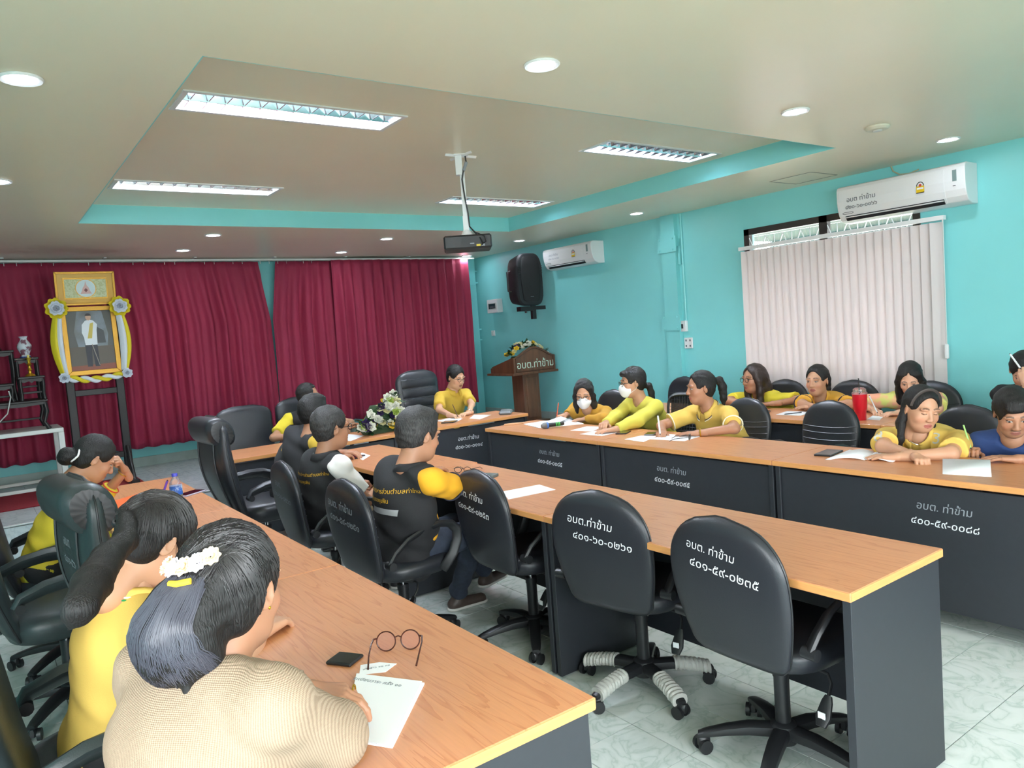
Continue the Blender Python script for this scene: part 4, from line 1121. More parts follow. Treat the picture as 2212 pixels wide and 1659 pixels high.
decal([(-.06, -ih*.05), (.13, -ih*.05), (.12, ih*.16), (.05, ih*.24), (-.02, ih*.18)], (70, 74, 76), 'painted_chair_back', -.0176, t)
decal([(-.055, -ih*.44), (-.012, -ih*.44), (.0, -ih*.12), (.012, -ih*.44), (.055, -ih*.44), (.05, -.02), (-.06, -.02)], (34, 36, 48), 'painted_trousers', -.018, t)
decal([(-.055, -.045), (.052, -.045), (.058, .1), (.068, .16), (.035, .2), (.0, .21), (-.035, .2), (-.068, .16), (-.075, .08), (-.06, .03)], (226, 232, 238), 'painted_jacket', -.0186, t)
decal([(-.03, .02), (.01, .02), (.035, .18), (.005, .17)], (206, 186, 90), 'painted_sash', -.0192, t)
decal([(.025*math.cos(a)-.005, .235+.033*math.sin(a)) for a in [2*math.pi*i/16 for i in range(16)]], (196, 160, 136), 'painted_face', -.0192, t)
decal([(.027*math.cos(a)-.005, .247+.026*math.sin(a)) for a in [math.pi*i/10 for i in range(11)]], (44, 38, 38), 'painted_hair', -.0198, t)
decal([(.0, -.04), (.008, -.04), (.055, -ih*.43), (.05, -ih*.43)], (150, 140, 130), 'painted_cane', -.0198, t)
t = picture_frame('framed_emblem', 'wide gold-framed emblem board above the portrait, leaning forward', (zK0+zK1)/2+.0, wP*1.09, hK-.01, .022, m_goldf, RAD(8), YE-.02)
MB().box((0, -.014, 0), (wP*1.09-.03, .006, hK-.04)).build('gold_mount', m_goldy, t)
MB().box((0, -.02, 0), (wP*.80, .012, hK*.62)).build('inner_frame', m_goldf, t)
pm = mat('pale_green_gold_brocade', (206, 212, 176), .5, rgb2=(184, 190, 140), vscale=60, contrast=(.45, .55))
MB().box((0, -.0275, 0), (wP*.75, .004, hK*.53)).build('brocade_panel', pm, t)
MB().cyl((0, -.029, 0), (0, -.032, 0), hK*.27, 32).build('emblem_rim', m_goldf, t); MB().cyl((0, -.032, 0), (0, -.033, 0), hK*.25, 32).build('emblem_disc', mat('pale_blue_disc', (206, 224, 228), .4), t)
k_ = hK*.25
MB().prism([(-.6*k_, -.62*k_), (.6*k_, -.62*k_), (.42*k_, -.3*k_), (.3*k_, .1*k_), (.12*k_, .35*k_), (0, .85*k_), (-.12*k_, .35*k_), (-.3*k_, .1*k_), (-.42*k_, -.3*k_)], .001, Matrix.Translation((0, -.0342, 0))).build('emblem_motif', mat('pink_emblem', (214, 176, 172), .5), t)
MB().prism([(-.2*k_, -.2*k_), (0, -.45*k_), (.2*k_, -.2*k_), (0, .05*k_)], .001, Matrix.Translation((0, -.0355, 0))).build('emblem_centre', mat('maroon_emblem', (120, 62, 66), .5), t)
# cloth garland round the portrait
m_yc = mat('yellow_garland_cloth', (226, 206, 40), .6, bump=.3, bscale=60); m_wc = mat('white_garland_cloth', (226, 232, 242), .6, bump=.3, bscale=60)
ga = thing('garland', 'yellow and white cloth garland with rosettes round the portrait', 'garland', (xm, YE-.05, zP0))
for s in (-1, 1):
    for k, (mt, off) in enumerate(((m_yc, .075), (m_wc, .03))):
        P = [(s*(wP/2+off*.45+.035*math.sin(math.pi*q)*(1.3 if k == 0 else .7)), -.012*k, hP*.93-q*hP*.9) for q in [i/10 for i in range(11)]]
        MB().tube(P, [.8+.35*math.sin(math.pi*i/10) for i in range(11)], 12, flat=(.032, .016)).build('drape', mt, ga, smooth=True)
for k, mt in enumerate((m_yc, m_wc)):
    P = []
    for i in range(41):
        q = i/40; a = q*4*math.pi*1.25+k*math.pi
        P.append((-wP/2+q*wP, .016*math.cos(a)-.01, -.028*math.sin(math.pi*q)+.018*math.sin(a)-.02))
    MB().tube(P, .02, 8).build('twisted_swag', mt, ga, smooth=True)
for (sx, zz, r, two) in ((-1, hP*.98, .105, True), (1, hP*.98, .105, True), (-1, -.01, .075, False), (1, -.01, .075, False)):
    x0_ = sx*(wP/2+.035)
    if two:
        o = bloom_mesh(r, 3, ((1.0, 9, .15), (.85, 9, .5))).build('rosette_ruffle', m_yc, ga, smooth=True); o.location = (x0_, -.035, zz); o.rotation_euler = (RAD(90), 0, 0)
    o = bloom_mesh(r*.72, 8, ((1, 8, .3), (.85, 8, .7), (.6, 7, 1.1), (.4, 5, 1.4))).build('rosette', m_wc, ga, smooth=True); o.location = (x0_, -.05, zz); o.rotation_euler = (RAD(90), 0, 0)
# red carpet on the stage
p = bp(200, 1065, 2, ZS)
cp = MB().bbox((.35, 8.55, ZS+.005), (2.0, .95, .008), .003).build('carpet', mat('red_carpet', (146, 32, 44), .95, var=.2, vscale=60)); tag(cp, 'red carpet strip on the stage under the portrait stand', 'carpet')

# altar tables (black lacquer) on a white steel table
wt = thing('steel_table', 'white steel-framed table on the stage carrying the black altar stands', 'table', (.02, 8.62, ZS))
zt2 = bp(125, 925, 1, 8.3).z-ZS
MB().bbox((0, 0, zt2-.02), (1.32, .6, .04), .004).build('top', m_offwhite, wt)
for sx in (-1, 1):
    for sy in (-1, 1): MB().bbox((sx*.635, sy*.275, (zt2-.04)/2), (.05, .05, zt2-.04), .004).build('leg', m_offwhite, wt)
for sy in (-1, 1): MB().bbox((0, sy*.275, .12), (1.22, .03, .03), .003).build('stretcher', m_offwhite, wt)
def altar(label, cx, cy, z, w, d, h, leg=.035):
    t = thing('altar_stand', label, 'altar', (cx, cy, z), 0, 'black lacquered altar stands')
    MB().bbox((0, 0, h-.012), (w, d, .024), .006).build('top', m_dkwood, t)
    MB().prism([(-w/2+.02, 0), (-w/2+.02, -.02), (-w*.3, -.035), (-w*.1, -.022), (0, -.04), (w*.1, -.022), (w*.3, -.035), (w/2-.02, -.02), (w/2-.02, 0)], .012, Matrix.Translation((0, -d/2+.01, h-.024))).build('carved_apron', m_dkwood, t)
    for sx in (-1, 1):
        for sy in (-1, 1):
            x_, y_ = sx*(w/2-leg*.8), sy*(d/2-leg*.8)
            MB().tube([(x_, y_, h-.03), (x_*1.02, y_*1.02, h*.6), (x_*.97, y_*.97, h*.25), (x_*1.03, y_*1.03, 0.002)], [1.1, 1.0, .85, 1.1], 8, flat=(leg/2, leg/2)).build('leg', m_dkwood, t, smooth=True)
    MB().bbox((0, d/2-leg, h*.3), (w-leg*2, .016, .02), .003).build('stretcher', m_dkwood, t)
    return t
zb3 = ZS+zt2
h1 = bp(60, 865, 1, 8.4).z-zb3
altar('long low black altar stand on the white steel table', .0, 8.58, zb3, 1.16, .52, h1)
z2 = zb3+h1
h2 = bp(70, 812, 1, 8.5).z-z2; altar('narrow black stand carrying the gold candlestick', .47, 8.42, z2, .22, .2, h2, .026)
h3 = bp(65, 772, 1, 8.6).z-z2; altar('tall narrow black stand under the porcelain vase', .46, 8.63, z2, .20, .2, h3, .026)
h4 = bp(20, 828, 1, 8.45).z-z2; altar('black stand carrying the gold incense burner', .12, 8.42, z2, .42, .2, h4, .028)
h5 = bp(20, 757, 1, 8.7).z-z2; altar('tallest black stand under the bronze statue', .16, 8.68, z2, .42, .26, h5, .03)
v = thing('porcelain_vase', 'small blue and red porcelain vase on a black stand', 'vase', (.46, 8.63, z2+h3))
MB().lathe([(0, .0), (.04, 0), (.045, .01), (.035, .03), (.06, .09), (.062, .12), (.03, .17), (.028, .185), (.042, .205), (.038, .205)], 20).build('body', mat('painted_porcelain', (206, 210, 220), .15, rgb2=(126, 86, 100), vscale=18, contrast=(.42, .5)), v, smooth=True)
MB().lathe([(.041, .001), (.046, .001), (.047, .012), (.042, .012)], 20).build('blue_foot_ring', mat('cobalt', (60, 78, 140), .2), v, smooth=True)
v = thing('candlestick', 'gold turned candlestick on a black stand', 'candlestick', (.47, 8.42, z2+h2))
MB().lathe([(0, 0), (.045, 0), (.04, .012), (.014, .03), (.012, .05), (.022, .06), (.012, .075), (.012, .1), (.022, .112), (.012, .125), (.014, .15), (.024, .175), (.02, .175)], 18).build('stem', m_gold, v, smooth=True)
MB().cyl((0, 0, .17), (0, 0, .2), .01, 12).build('candle', mat('yellow_wax', (224, 206, 110), .5), v, smooth=True)
v = thing('incense_burner', 'round gold incense burner with standing sticks', 'incense burner', (.06, 8.42, z2+h4))
MB().lathe([(0, .02), (.04, .02), (.06, .045), (.055, .075), (.066, .09), (.058, .09), (.05, .075), (0, .07)], 20).build('bowl', m_gold, v, smooth=True)
for a in (0, 2.1, 4.2): MB().cyl((.04*math.cos(a), .04*math.sin(a), 0), (.045*math.cos(a), .045*math.sin(a), .03), .008, 8).build('foot', m_gold, v)
for k in range(4): MB().cyl((-.02+.012*k, 0, .07), (-.025+.015*k, .004, .3), .003, 6).build('incense_stick', mat('incense', (150, 120, 80), .8), v)
v = thing('bronze_statue', 'seated bronze statue on the tallest altar stand', 'statue', (.16, 8.68, z2+h5))
m_br = mat('aged_bronze', (66, 60, 44), .35, metal=.8)
MB().lathe([(0, 0), (.12, 0), (.115, .02), (.1, .035), (.105, .055), (0, .055)], 24).build('lotus_base', m_br, v, smooth=True)
MB().ell((0, 0, .085), (.105, .065, .035)).ell((0, .005, .16), (.05, .036, .075)).ell((0, .0, .262), (.03, .032, .04)).ell((0, 0, .31), (.012, .012, .03)).tube([(-.055, 0, .21), (-.08, -.01, .15), (-.03, -.05, .11)], .018, 8).tube([(.055, 0, .21), (.08, -.01, .15), (.085, -.045, .10)], .018, 8).build('figure', m_br, v, smooth=True)
c_ = MB().tube([(.28, 8.29, z2+h4*.6), (.29, 8.28, z2+.05), (.25, 8.27, z2-.1), (.15, 8.265, z2-.2), (.02, 8.265, z2-.22), (-.1, 8.27, z2-.2)], .006, 8).build('cable', mat('grey_cable', (170, 170, 168), .5), smooth=True)
tag(c_, 'pale cable hanging in a loop in front of the black altar', 'cable')

# ================================================================== PEOPLE: smooth implicit bodies
class Vol:
    def __init__(s, h): s.h = h; s.ops = []
    def cone(s, a, b, ra, rb, k=.02, cap0=None, cap1=None): s.ops.append(('c', np.array(a, float), np.array(b, float), ra, rb, k, cap0, cap1)); return s
    def chain(s, pts, rs, k=.02):
        for i in range(len(pts)-1): s.cone(pts[i], pts[i+1], rs[i], rs[i+1], k)
        return s
    def ell(s, c, r, R=None, k=.02): s.ops.append(('e', np.array(c, float), np.array(r, float), np.eye(3) if R is None else np.array(R, float), k)); return s
    def sub(s, c, r, R=None, k=.01): s.ops.append(('s', np.array(c, float), np.array(r, float), np.eye(3) if R is None else np.array(R, float), k)); return s
    def cut(s, p, n, k=.004): s.ops.append(('p', np.array(p, float), np.array(n, float)/np.linalg.norm(n), k)); return s
    def mesh(s, noise=None):
        lo = np.full(3, 1e9); hi = np.full(3, -1e9); bb = []
        for o in s.ops:
            if o[0] == 'c':
                r = max(o[3], o[4]); l = np.minimum(o[1], o[2])-r; u = np.maximum(o[1], o[2])+r
            elif o[0] in 'es':
                e = np.sqrt(((o[3]*o[2][None, :])**2).sum(1)); l = o[1]-e; u = o[1]+e
            else: bb.append(None); continue
            bb.append((l, u))
            if o[0] != 's': lo = np.minimum(lo, l); hi = np.maximum(hi, u)
        h = s.h; lo = lo-3*h-.004; hi = hi+3*h+.004
        n = np.ceil((hi-lo)/h).astype(int)+1
        G = np.full(n, 1.0, np.float32)
        ax = [lo[i]+h*np.arange(n[i]) for i in range(3)]
        for o, b in zip(s.ops, bb):
            if b is None:
                d = ((ax[0]-o[1][0])*o[2][0])[:, None, None]+((ax[1]-o[1][1])*o[2][1])[None, :, None]+((ax[2]-o[1][2])*o[2][2])[None, None, :]
                G = -smin_(-G, -d.astype(np.float32), o[3]); continue
            k = o[5] if o[0] == 'c' else o[4]
            m_ = k+3*h
            i0 = np.maximum(0, np.floor((b[0]-m_-lo)/h).astype(int)); i1 = np.minimum(n, np.ceil((b[1]+m_-lo)/h).astype(int)+1)
            if (i1 <= i0).any(): continue
            sl = tuple(slice(i0[i], i1[i]) for i in range(3))
            X = ax[0][sl[0]][:, None, None]; Y = ax[1][sl[1]][None, :, None]; Z = ax[2][sl[2]][None, None, :]
            if o[0] == 'c':
                a, bq = o[1], o[2]; d = bq-a; L = max(1e-9, d@d)
                px, py, pz = X-a[0], Y-a[1], Z-a[2]
                t0 = (px*d[0]+py*d[1]+pz*d[2])/L; t = np.clip(t0, 0, 1)
                D = np.sqrt((px-t*d[0])**2+(py-t*d[1])**2+(pz-t*d[2])**2)-(o[3]+(o[4]-o[3])*t)
                if o[7]: D = np.maximum(D, (t0-1)*math.sqrt(L))
                if o[6]: D = np.maximum(D, -t0*math.sqrt(L))
            else:
                R = o[3]; px, py, pz = X-o[1][0], Y-o[1][1], Z-o[1][2]
                q = [px*R[0, i]+py*R[1, i]+pz*R[2, i] for i in range(3)]; r = o[2]
                k0 = np.sqrt((q[0]/r[0])**2+(q[1]/r[1])**2+(q[2]/r[2])**2)
                k1 = np.sqrt((q[0]/r[0]**2)**2+(q[1]/r[1]**2)**2+(q[2]/r[2]**2)**2)+1e-9
                D = k0*(k0-1)/k1
            D = D.astype(np.float32)
            if o[0] == 's': G[sl] = -smin_(-G[sl], D, k)
            else: G[sl] = smin_(G[sl], D, k)
        if noise is not None:
            A, fr, sd = noise
            X = ax[0][:, None, None]; Y = ax[1][None, :, None]; Z = ax[2][None, None, :]
            w = np.sin(fr*(X*.9+Z*1.3)+2.2*np.sin(fr*.45*(Y-Z)+sd))+.7*np.sin(fr*1.5*(Y*.8-Z*.7)+1.7*np.sin(fr*.6*X+sd*2)+sd)
            G = G+(A*w).astype(np.float32)
        return snets(G, lo, h)
def smin_(a, b, k):
    t = np.clip(.5+.5*(b-a)/k, 0, 1)
    return b*(1-t)+a*t-k*t*(1-t)
_C = np.array([(i, j, k) for i in (0, 1) for j in (0, 1) for k in (0, 1)])
_E = [(a, b) for a in range(8) for b in range(a+1, 8) if np.abs(_C[a]-_C[b]).sum() == 1]
def snets(G, lo, h):
    S = G < 0
    c = sum(S[i:S.shape[0]-1+i, j:S.shape[1]-1+j, k:S.shape[2]-1+k].astype(np.int8) for i, j, k in _C)
    mask = (c > 0) & (c < 8)
    idx = np.argwhere(mask)
    V = np.stack([G[idx[:, 0]+i, idx[:, 1]+j, idx[:, 2]+k] for i, j, k in _C], 1)
    P = np.zeros((len(idx), 3)); W = np.zeros(len(idx))
    for a, b in _E:
        va, vb = V[:, a], V[:, b]; cr = (va < 0) != (vb < 0)
        t = np.where(cr, va/np.where(cr, va-vb, 1), 0)
        P += cr[:, None]*(_C[a]+t[:, None]*(_C[b]-_C[a])); W += cr
    P = lo+h*(idx+P/W[:, None])
    ID = np.full(mask.shape, -1, np.int32); ID[mask] = np.arange(len(idx))
    F = []
    for axn in range(3):
        o1, o2 = [(1, 2), (2, 0), (0, 1)][axn]
        sl0 = [slice(None)]*3; sl1 = [slice(None)]*3; sl0[axn] = slice(0, -1); sl1[axn] = slice(1, None)
        A, B = S[tuple(sl0)], S[tuple(sl1)]
        e = np.argwhere(A != B)
        ok = (e[:, o1] > 0) & (e[:, o2] > 0) & (e[:, o1] < mask.shape[o1]) & (e[:, o2] < mask.shape[o2])
        e = e[ok]; flip = A[e[:, 0], e[:, 1], e[:, 2]]
        q = []
        for d1, d2 in ((1, 1), (0, 1), (0, 0), (1, 0)):
            w = e.copy(); w[:, o1] -= d1; w[:, o2] -= d2; q.append(ID[w[:, 0], w[:, 1], w[:, 2]])
        q = np.stack(q, 1); q[~flip] = q[~flip][:, ::-1]
        F.append(q)
    F = np.concatenate(F); F = F[(F >= 0).all(1)]
    return P.astype(np.float32), F
def unit(v): v = np.array(v, float); return v/max(1e-9, np.linalg.norm(v))

def head_vol(h, s=1.0, jaw=1.0, fat=1.0):
    v = Vol(h)
    v.ell((0, -.018, .032), (.074, .092, .088), k=.02)
    v.ell((0, .022, -.028), (.061*fat, .070, .088), k=.035)
    v.ell((0, .048, -.088), (.030*jaw*fat, .030, .024), k=.035)
    v.ell((0, .030, -.072), (.046*jaw*fat, .045, .034), k=.03)
    for sx in (-1, 1):
        v.ell((sx*.036*fat, .058, -.028), (.024, .022, .024), k=.02)
        v.ell((sx*.030, .077, .026), (.026, .012, .008), k=.014)
        v.sub((sx*.031, .100, .006), (.0165, .014, .0095), k=.012)
        v.ell((sx*.031, .0765, .005), (.0125, .0105, .0085), k=.003)
        v.ell((sx*.0125, .097, -.031), (.0085, .009, .0065), k=.006)
        R = np.array(Euler((0, 0, sx*-.45)).to_matrix())
        v.ell((sx*.077, -.012, -.004), (.008, .019, .031), R, k=.006)
        v.sub((sx*.085, -.008, -.002), (.005, .010, .016), R, k=.004)
    v.cone((0, .086, .012), (0, .103, -.026), .0075, .0115, k=.012)
    v.ell((0, .0845, -.0585), (.021, .0115, .0052), k=.005); v.ell((0, .0825, -.0695), (.0185, .0105, .0058), k=.005)
    v.sub((0, .098, -.0640), (.019, .008, .0012), k=.003)
    v.cone((0, -.022, -.06), (0, -.045, -.16), .050, .054, k=.03)
    return v
def skin_colors(P, base, lip=(176, 92, 84), brow=(46, 36, 32), closed=False, beard=None):
    base = np.array(lin(base)); c = np.tile(base, (len(P), 1))
    x, y, z = P[:, 0], P[:, 1], P[:, 2]; ax = np.abs(x)
    c *= (1+.05*np.sin(60*x+40*z))[:, None]
    ck = np.exp(-(((ax-.045)/.02)**2+((z+.03)/.02)**2))*(y > .03); c = c*(1-ck[:, None]*np.array([-.03, .09, .08]))
    lp = (ax < .022) & (np.abs(z+.064) < .0105*np.sqrt(np.clip(1-(ax/.023)**2, 0, 1))+.001) & (y > .078); c[lp] = lin(lip)
    bz = .0295+.004*np.sin(np.clip((ax-.012)/.036, 0, 1)*math.pi)
    br = (ax > .012) & (ax < .049) & (np.abs(z-bz) < .0038*(1.15-np.clip((ax-.012)/.04, 0, 1)*.7)) & (y > .05); c[br] = np.array(lin(brow))*.7+base*.3
    ez = .005
    if closed:
        ey = (np.abs(ax-.031) < .0135) & (np.abs(z-ez+.003) < .002) & (y > .06); c[ey] = lin((34, 26, 24))
    else:
        e = ((ax-.031)/.0125)**2+((z-ez)/.0052)**2
        m = (e < 1) & (y > .06); c[m] = lin((176, 164, 154))
        m = (((ax-.031)/.0055)**2+((z-ez)/.0055)**2 < 1) & (y > .06) & (e < 1.1); c[m] = lin((24, 17, 15))
        m = (e >= .8) & (e < 1.6) & (z > ez+.001) & (y > .055); c[m] = lin((30, 22, 20))
    if beard is not None:
        m = (ax < .022) & (np.abs(z+.049) < .005) & (y > .08); c[m] = c[m]*.45
    return c
def hand_vol(h, side, curl, thumb=.5):
    """wrist at origin, fingers along +y, back of the hand +z; side=+1: thumb towards +x"""
    v = Vol(h)
    xs = [.029, .0105, -.0085, -.026]; L = [.070, .078, .072, .056]
    v.cone((0, -.05, 0), (0, .01, 0), .0245, .024, k=.012)
    for i in range(4):
        kx = xs[i]*side; ky = (.083, .087, .083, .074)[i]
        v.cone((kx*.55, .012, -.002), (kx, ky, .0), .016, .0115, k=.010)
        a = curl*(1+.12*i); p = np.array((kx, ky, 0.0)); r = (.0098, .0100, .0096, .0086)[i]
        ang = -a*.55; d = np.array((kx*.5, 1, 0)); d = unit(d)
        for sgl, f in ((L[i]*.46, 1.0), (L[i]*.30, .92), (L[i]*.24, .82)):
            q = p+np.array((d[0]*math.cos(ang), d[1]*math.cos(ang), math.sin(ang)))*sgl
            v.cone(p, q, r*f, r*f*.92, k=.003); p = q; ang -= a*.75
    b = np.array((.020*side, .018, -.006)); m_ = b+np.array((.026*side, .026, -.010-.008*curl)); e = m_+np.array((.012*side*(1-thumb), .030, -.008-.012*curl)); e2 = e+np.array((-.004*side*thumb, .020, -.004))
    v.cone(b, m_, .014, .0115, k=.008); v.cone(m_, e, .0112, .0095, k=.004); v.cone(e, e2, .0095, .0078, k=.003)
    return v
CURL = {'flat': .16, 'rest': .55, 'grip': 1.0, 'fist': 1.65}
m_skin = mat('skin', (196, 146, 112), .52, attr='Col', sss=.06)
def cloth(name, rgb, **k): return mat(name, rgb, k.pop('rough', .85), bump=k.pop('bump', .18), bscale=k.pop('bscale', 260), **k)
m_hair = mat('black_hair', (24, 22, 22), .55, bump=1.0, bscale=45, stretch=(6, 6, .5), spec=.4)
m_hairb = mat('brown_black_hair', (46, 34, 30), .42, bump=.9, bscale=38, stretch=(5, 5, .6), spec=.45)
m_hairg = mat('greying_hair', (58, 56, 56), .55, bump=.9, bscale=60, stretch=(4, 4, .8), rgb2=(24, 23, 24), vscale=60, contrast=(.4, .6))
m_spec = mat('black_spectacle_frame', (26, 22, 24), .3)
m_mask = mat('white_face_mask', (236, 238, 240), .8, bump=.1, bscale=200)
m_lens = mat('spectacle_lens', (235, 240, 245), .03, trans=1.0, alpha=.25)

def HM(yaw, pitch, roll=0.0):
    y, p = RAD(yaw), RAD(pitch)
    fy = Vector((math.cos(y)*math.cos(p), math.sin(y)*math.cos(p), math.sin(p)))
    fx = Vector((math.sin(y), -math.cos(y), 0)); fz = fx.cross(fy)
    r = RAD(roll); fx2 = fx*math.cos(r)+fz*math.sin(r); fz2 = -fx*math.sin(r)+fz*math.cos(r)
    return np.array((fx2, fy, fz2)).T

def person(label, head, face, heading, skin=(196, 146, 112), bulk=1.0, female=True, top=None, sleeve='short', sleeve_m=None, vest=None, pants=None,
           hands=(None, None), elbows=(None, None), pose=('rest', 'rest'), hdir=(None, None), hair='bob', hair_m=None, hair_fn=None, glasses=False, mask=False, collar=None,
           far=1.0, hs=1.0, torso=.46, lat=0.0, feet=None, closed=False, beard=None, shoulder=.165, pelv=None, fat=1.0, wr=.0028, hup=(None, None), cuff=None, lean=.55, neck_off=(0, 0, 0), sho=(40, 40, 44), knees=None, exact=False):
    H = np.array(head, float); Rh = HM(*face)
    hd = np.array((math.cos(RAD(heading)), math.sin(RAD(heading)), 0)); rt = np.array((hd[1], -hd[0], 0))
    N = H+Rh@np.array((0, -.045, -.075))*hs*.6+np.array((0, 0, -.118))-hd*.03+np.array(neck_off)
    if pelv is None:
        dz = N[2]-.53; off = math.sqrt(max(.0, torso**2-dz**2)) if dz < torso else .04
        pel = N-hd*off+rt*lat; pel[2] = .53
    else: pel = np.array(pelv, float)
    base = np.array((pel[0], pel[1], 0.0))
    root = thing('person', label, 'person', tuple(base))
    H, N, pel = H-base, N-base, pel-base
    u = unit(N-pel); f = unit(np.cross(u, rt))
    if f@hd < 0: f = -f
    R3 = np.stack((rt, f, u), 1)
    b = bulk
    chest = pel+(N-pel)*.68-f*.012; waist = pel+(N-pel)*.36-f*.03*(1 if b < 1.1 else 0)
    sh = [N-u*.050-rt*shoulder*(.94+.06*b)+f*.005, N-u*.050+rt*shoulder*(.94+.06*b)+f*.005]   # 0 left, 1 right
    hip = [pel-rt*.085*b, pel+rt*.085*b]
    W = []; EL = []; HD = []; HU = []
    for i in (0, 1):
        sg = -1 if i == 0 else 1
        tg = hands[i]
        tg = (np.array(tg, float)-base) if tg is not None else hip[i]+hd*.32+rt*sg*.02+np.array((0, 0, .10))
        e0 = elbows[i]
        hint = (np.array(e0, float)-base) if e0 is not None else sh[i]+rt*sg*.16-np.array((0, 0, .3))-hd*.03
        hdv = unit(hdir[i]) if hdir[i] is not None else unit((tg-hint)*np.array((1, 1, .35)))
        w = tg-hdv*.062
        A_, B_ = .275*(.97+.03*b), .245
        d = w-sh[i]; L = np.linalg.norm(d)
        if L > A_+B_-.004: w = sh[i]+d/L*(A_+B_-.004); L = A_+B_-.004; d = w-sh[i]
        dn = d/L; x = (A_*A_-B_*B_+L*L)/(2*L); hh = math.sqrt(max(0, A_*A_-x*x))
        po = hint-sh[i]; po = unit(po-dn*(po@dn))
        EL.append(hint if (exact and e0 is not None) else sh[i]+dn*x+po*hh); W.append(w); HD.append(hdv)
        HU.append(unit(hup[i]) if hup[i] is not None else np.array((0, 0, 1.0)))
    # ---------------- body (skin)
    hb = .0105*far
    v = Vol(hb)
    v.ell(pel, (.150*b, .112*b, .10), R3, k=.05).ell(waist, (.118*b, .090*b, .15), R3, k=.05).ell(chest, (.138*b, .095*b, .14), R3, k=.05)
    v.cone(sh[0]+rt*.03, sh[1]-rt*.03, .046, .046, k=.04)
    v.cone(N+u*.015, N-u*.05, .05, .06, k=.03)
    for i in (0, 1):
        v.cone(sh[i], EL[i], .043*(.6+.4*b), .035*(.6+.4*b), k=.03); v.cone(EL[i], W[i], .035*(.6+.4*b), .0235, k=.02)
    ft = feet if feet is not None else [hip[i]+base+hd*.40+rt*(.03 if i else -.03) for i in (0, 1)]
    KN = []; AN = []
    for i in (0, 1):
        fp = np.array(ft[i], float)-base; an = np.array((fp[0], fp[1], max(.085, fp[2] if feet is not None else .085)))
        if knees is not None and knees[i] is not None: k_ = np.array(knees[i], float)-base
        else:
            d = an-hip[i]; L = np.linalg.norm(d); a1, a2 = .42, .40
            if L > a1+a2-.01: d *= (a1+a2-.01)/L; L = a1+a2-.01
            dn = d/L; x = (a1*a1-a2*a2+L*L)/(2*L); hh = math.sqrt(max(0, a1*a1-x*x))
            po = np.array((hd[0], hd[1], .8)); po = unit(po-dn*(po@dn)); k_ = hip[i]+dn*x+po*hh
            k_[2] = min(k_[2], .60)
        KN.append(k_); AN.append(an)
        v.cone(hip[i], k_, .07*b, .045, k=.03); v.cone(k_, an, .045, .03, k=.02)
    P, F = v.mesh(); parts = [(P, F, np.tile(lin(skin), (len(P), 1)))]
    hv = head_vol(.0033*far, jaw=1.0 if female else 1.12, fat=fat)
    Ph, Fh = hv.mesh(); colr = skin_colors(Ph, skin, closed=closed, beard=beard, lip=(168, 98, 88) if female else (150, 96, 84))
    HT = lambda Q: (np.asarray(Q, float)*hs)@Rh.T+H
    parts.append((HT(Ph), Fh, colr))
    # neck bridge
    v = Vol(.006*far).cone(HT((0, -.03, -.08)), N, .050*hs, .054, k=.02).cone(N, N-u*.04, .054, .07, k=.02)
    Pn, Fn = v.mesh(); parts.append((Pn, Fn, np.tile(lin(skin), (len(Pn), 1))))
    for i in (0, 1):
        side = 1 if i == 0 else -1          # left hand: thumb to its right when seen from the back
        hv_ = hand_vol(.0031*far, side, CURL[pose[i]])
        Pk, Fk = hv_.mesh()
        y = HD[i]; z = unit(HU[i]-y*(HU[i]@y)); x = np.cross(y, z)
        parts.append((Pk@np.stack((x, y, z), 1).T+W[i], Fk, np.tile(np.array(lin(skin))*.97, (len(Pk), 1))))
    o = 0; VV = []; FF = []; CC = []
    for P, F, c in parts: VV.append(P); FF.append(F+o); CC.append(c); o += len(P)
    meshobj('body', np.concatenate(VV), np.concatenate(FF), m_skin, root, col=np.concatenate(CC))
    # ---------------- trousers and shoes
    hc = .0095*far
    pm_ = pants or cloth('black_trousers', (36, 36, 40))
    v = Vol(hc*1.15).ell(pel-u*.01, (.166*b, .125*b, .095), R3, k=.05)
    for i in (0, 1): v.cone(hip[i], KN[i], .088*b, .064, k=.04); v.cone(KN[i], AN[i]+np.array((0, 0, .01)), .064, .052, k=.03, cap1=True)
    P, F = v.mesh(noise=(wr*1.2, 30, 1.3)); meshobj('trousers', P, F, pm_, root)
    for i in (0, 1):
        a = AN[i]; fd = unit(np.array((hd[0]+(.2 if i else -.2)*rt[0], hd[1]+(.2 if i else -.2)*rt[1], 0)))
        z0 = a[2]-.085
        v = Vol(.007).cone(a+fd*-.03+np.array((0, 0, -.05)), a+fd*.15+np.array((0, 0, -.058)), .036, .032, k=.02).cone(a, a+np.array((0, 0, -.04)), .035, .036, k=.02).cut((0, 0, z0+.002), (0, 0, -1))
        P, F = v.mesh(); so_ = meshobj('shoe', P, F, mat('shoe_%d_%d_%d' % sho, sho, .5), root)
        v = Vol(.007).cone(a+fd*-.032+np.array((0, 0, -.065)), a+fd*.155+np.array((0, 0, -.066)), .039, .035, k=.02).cut((0, 0, z0+.002), (0, 0, -1)).cut((0, 0, z0+.02), (0, 0, 1))
        P, F = v.mesh(); meshobj('sole', P, F, mat('pale_rubber_sole', (206, 204, 198), .7), so_)
    # ---------------- shirt
    inf = .014
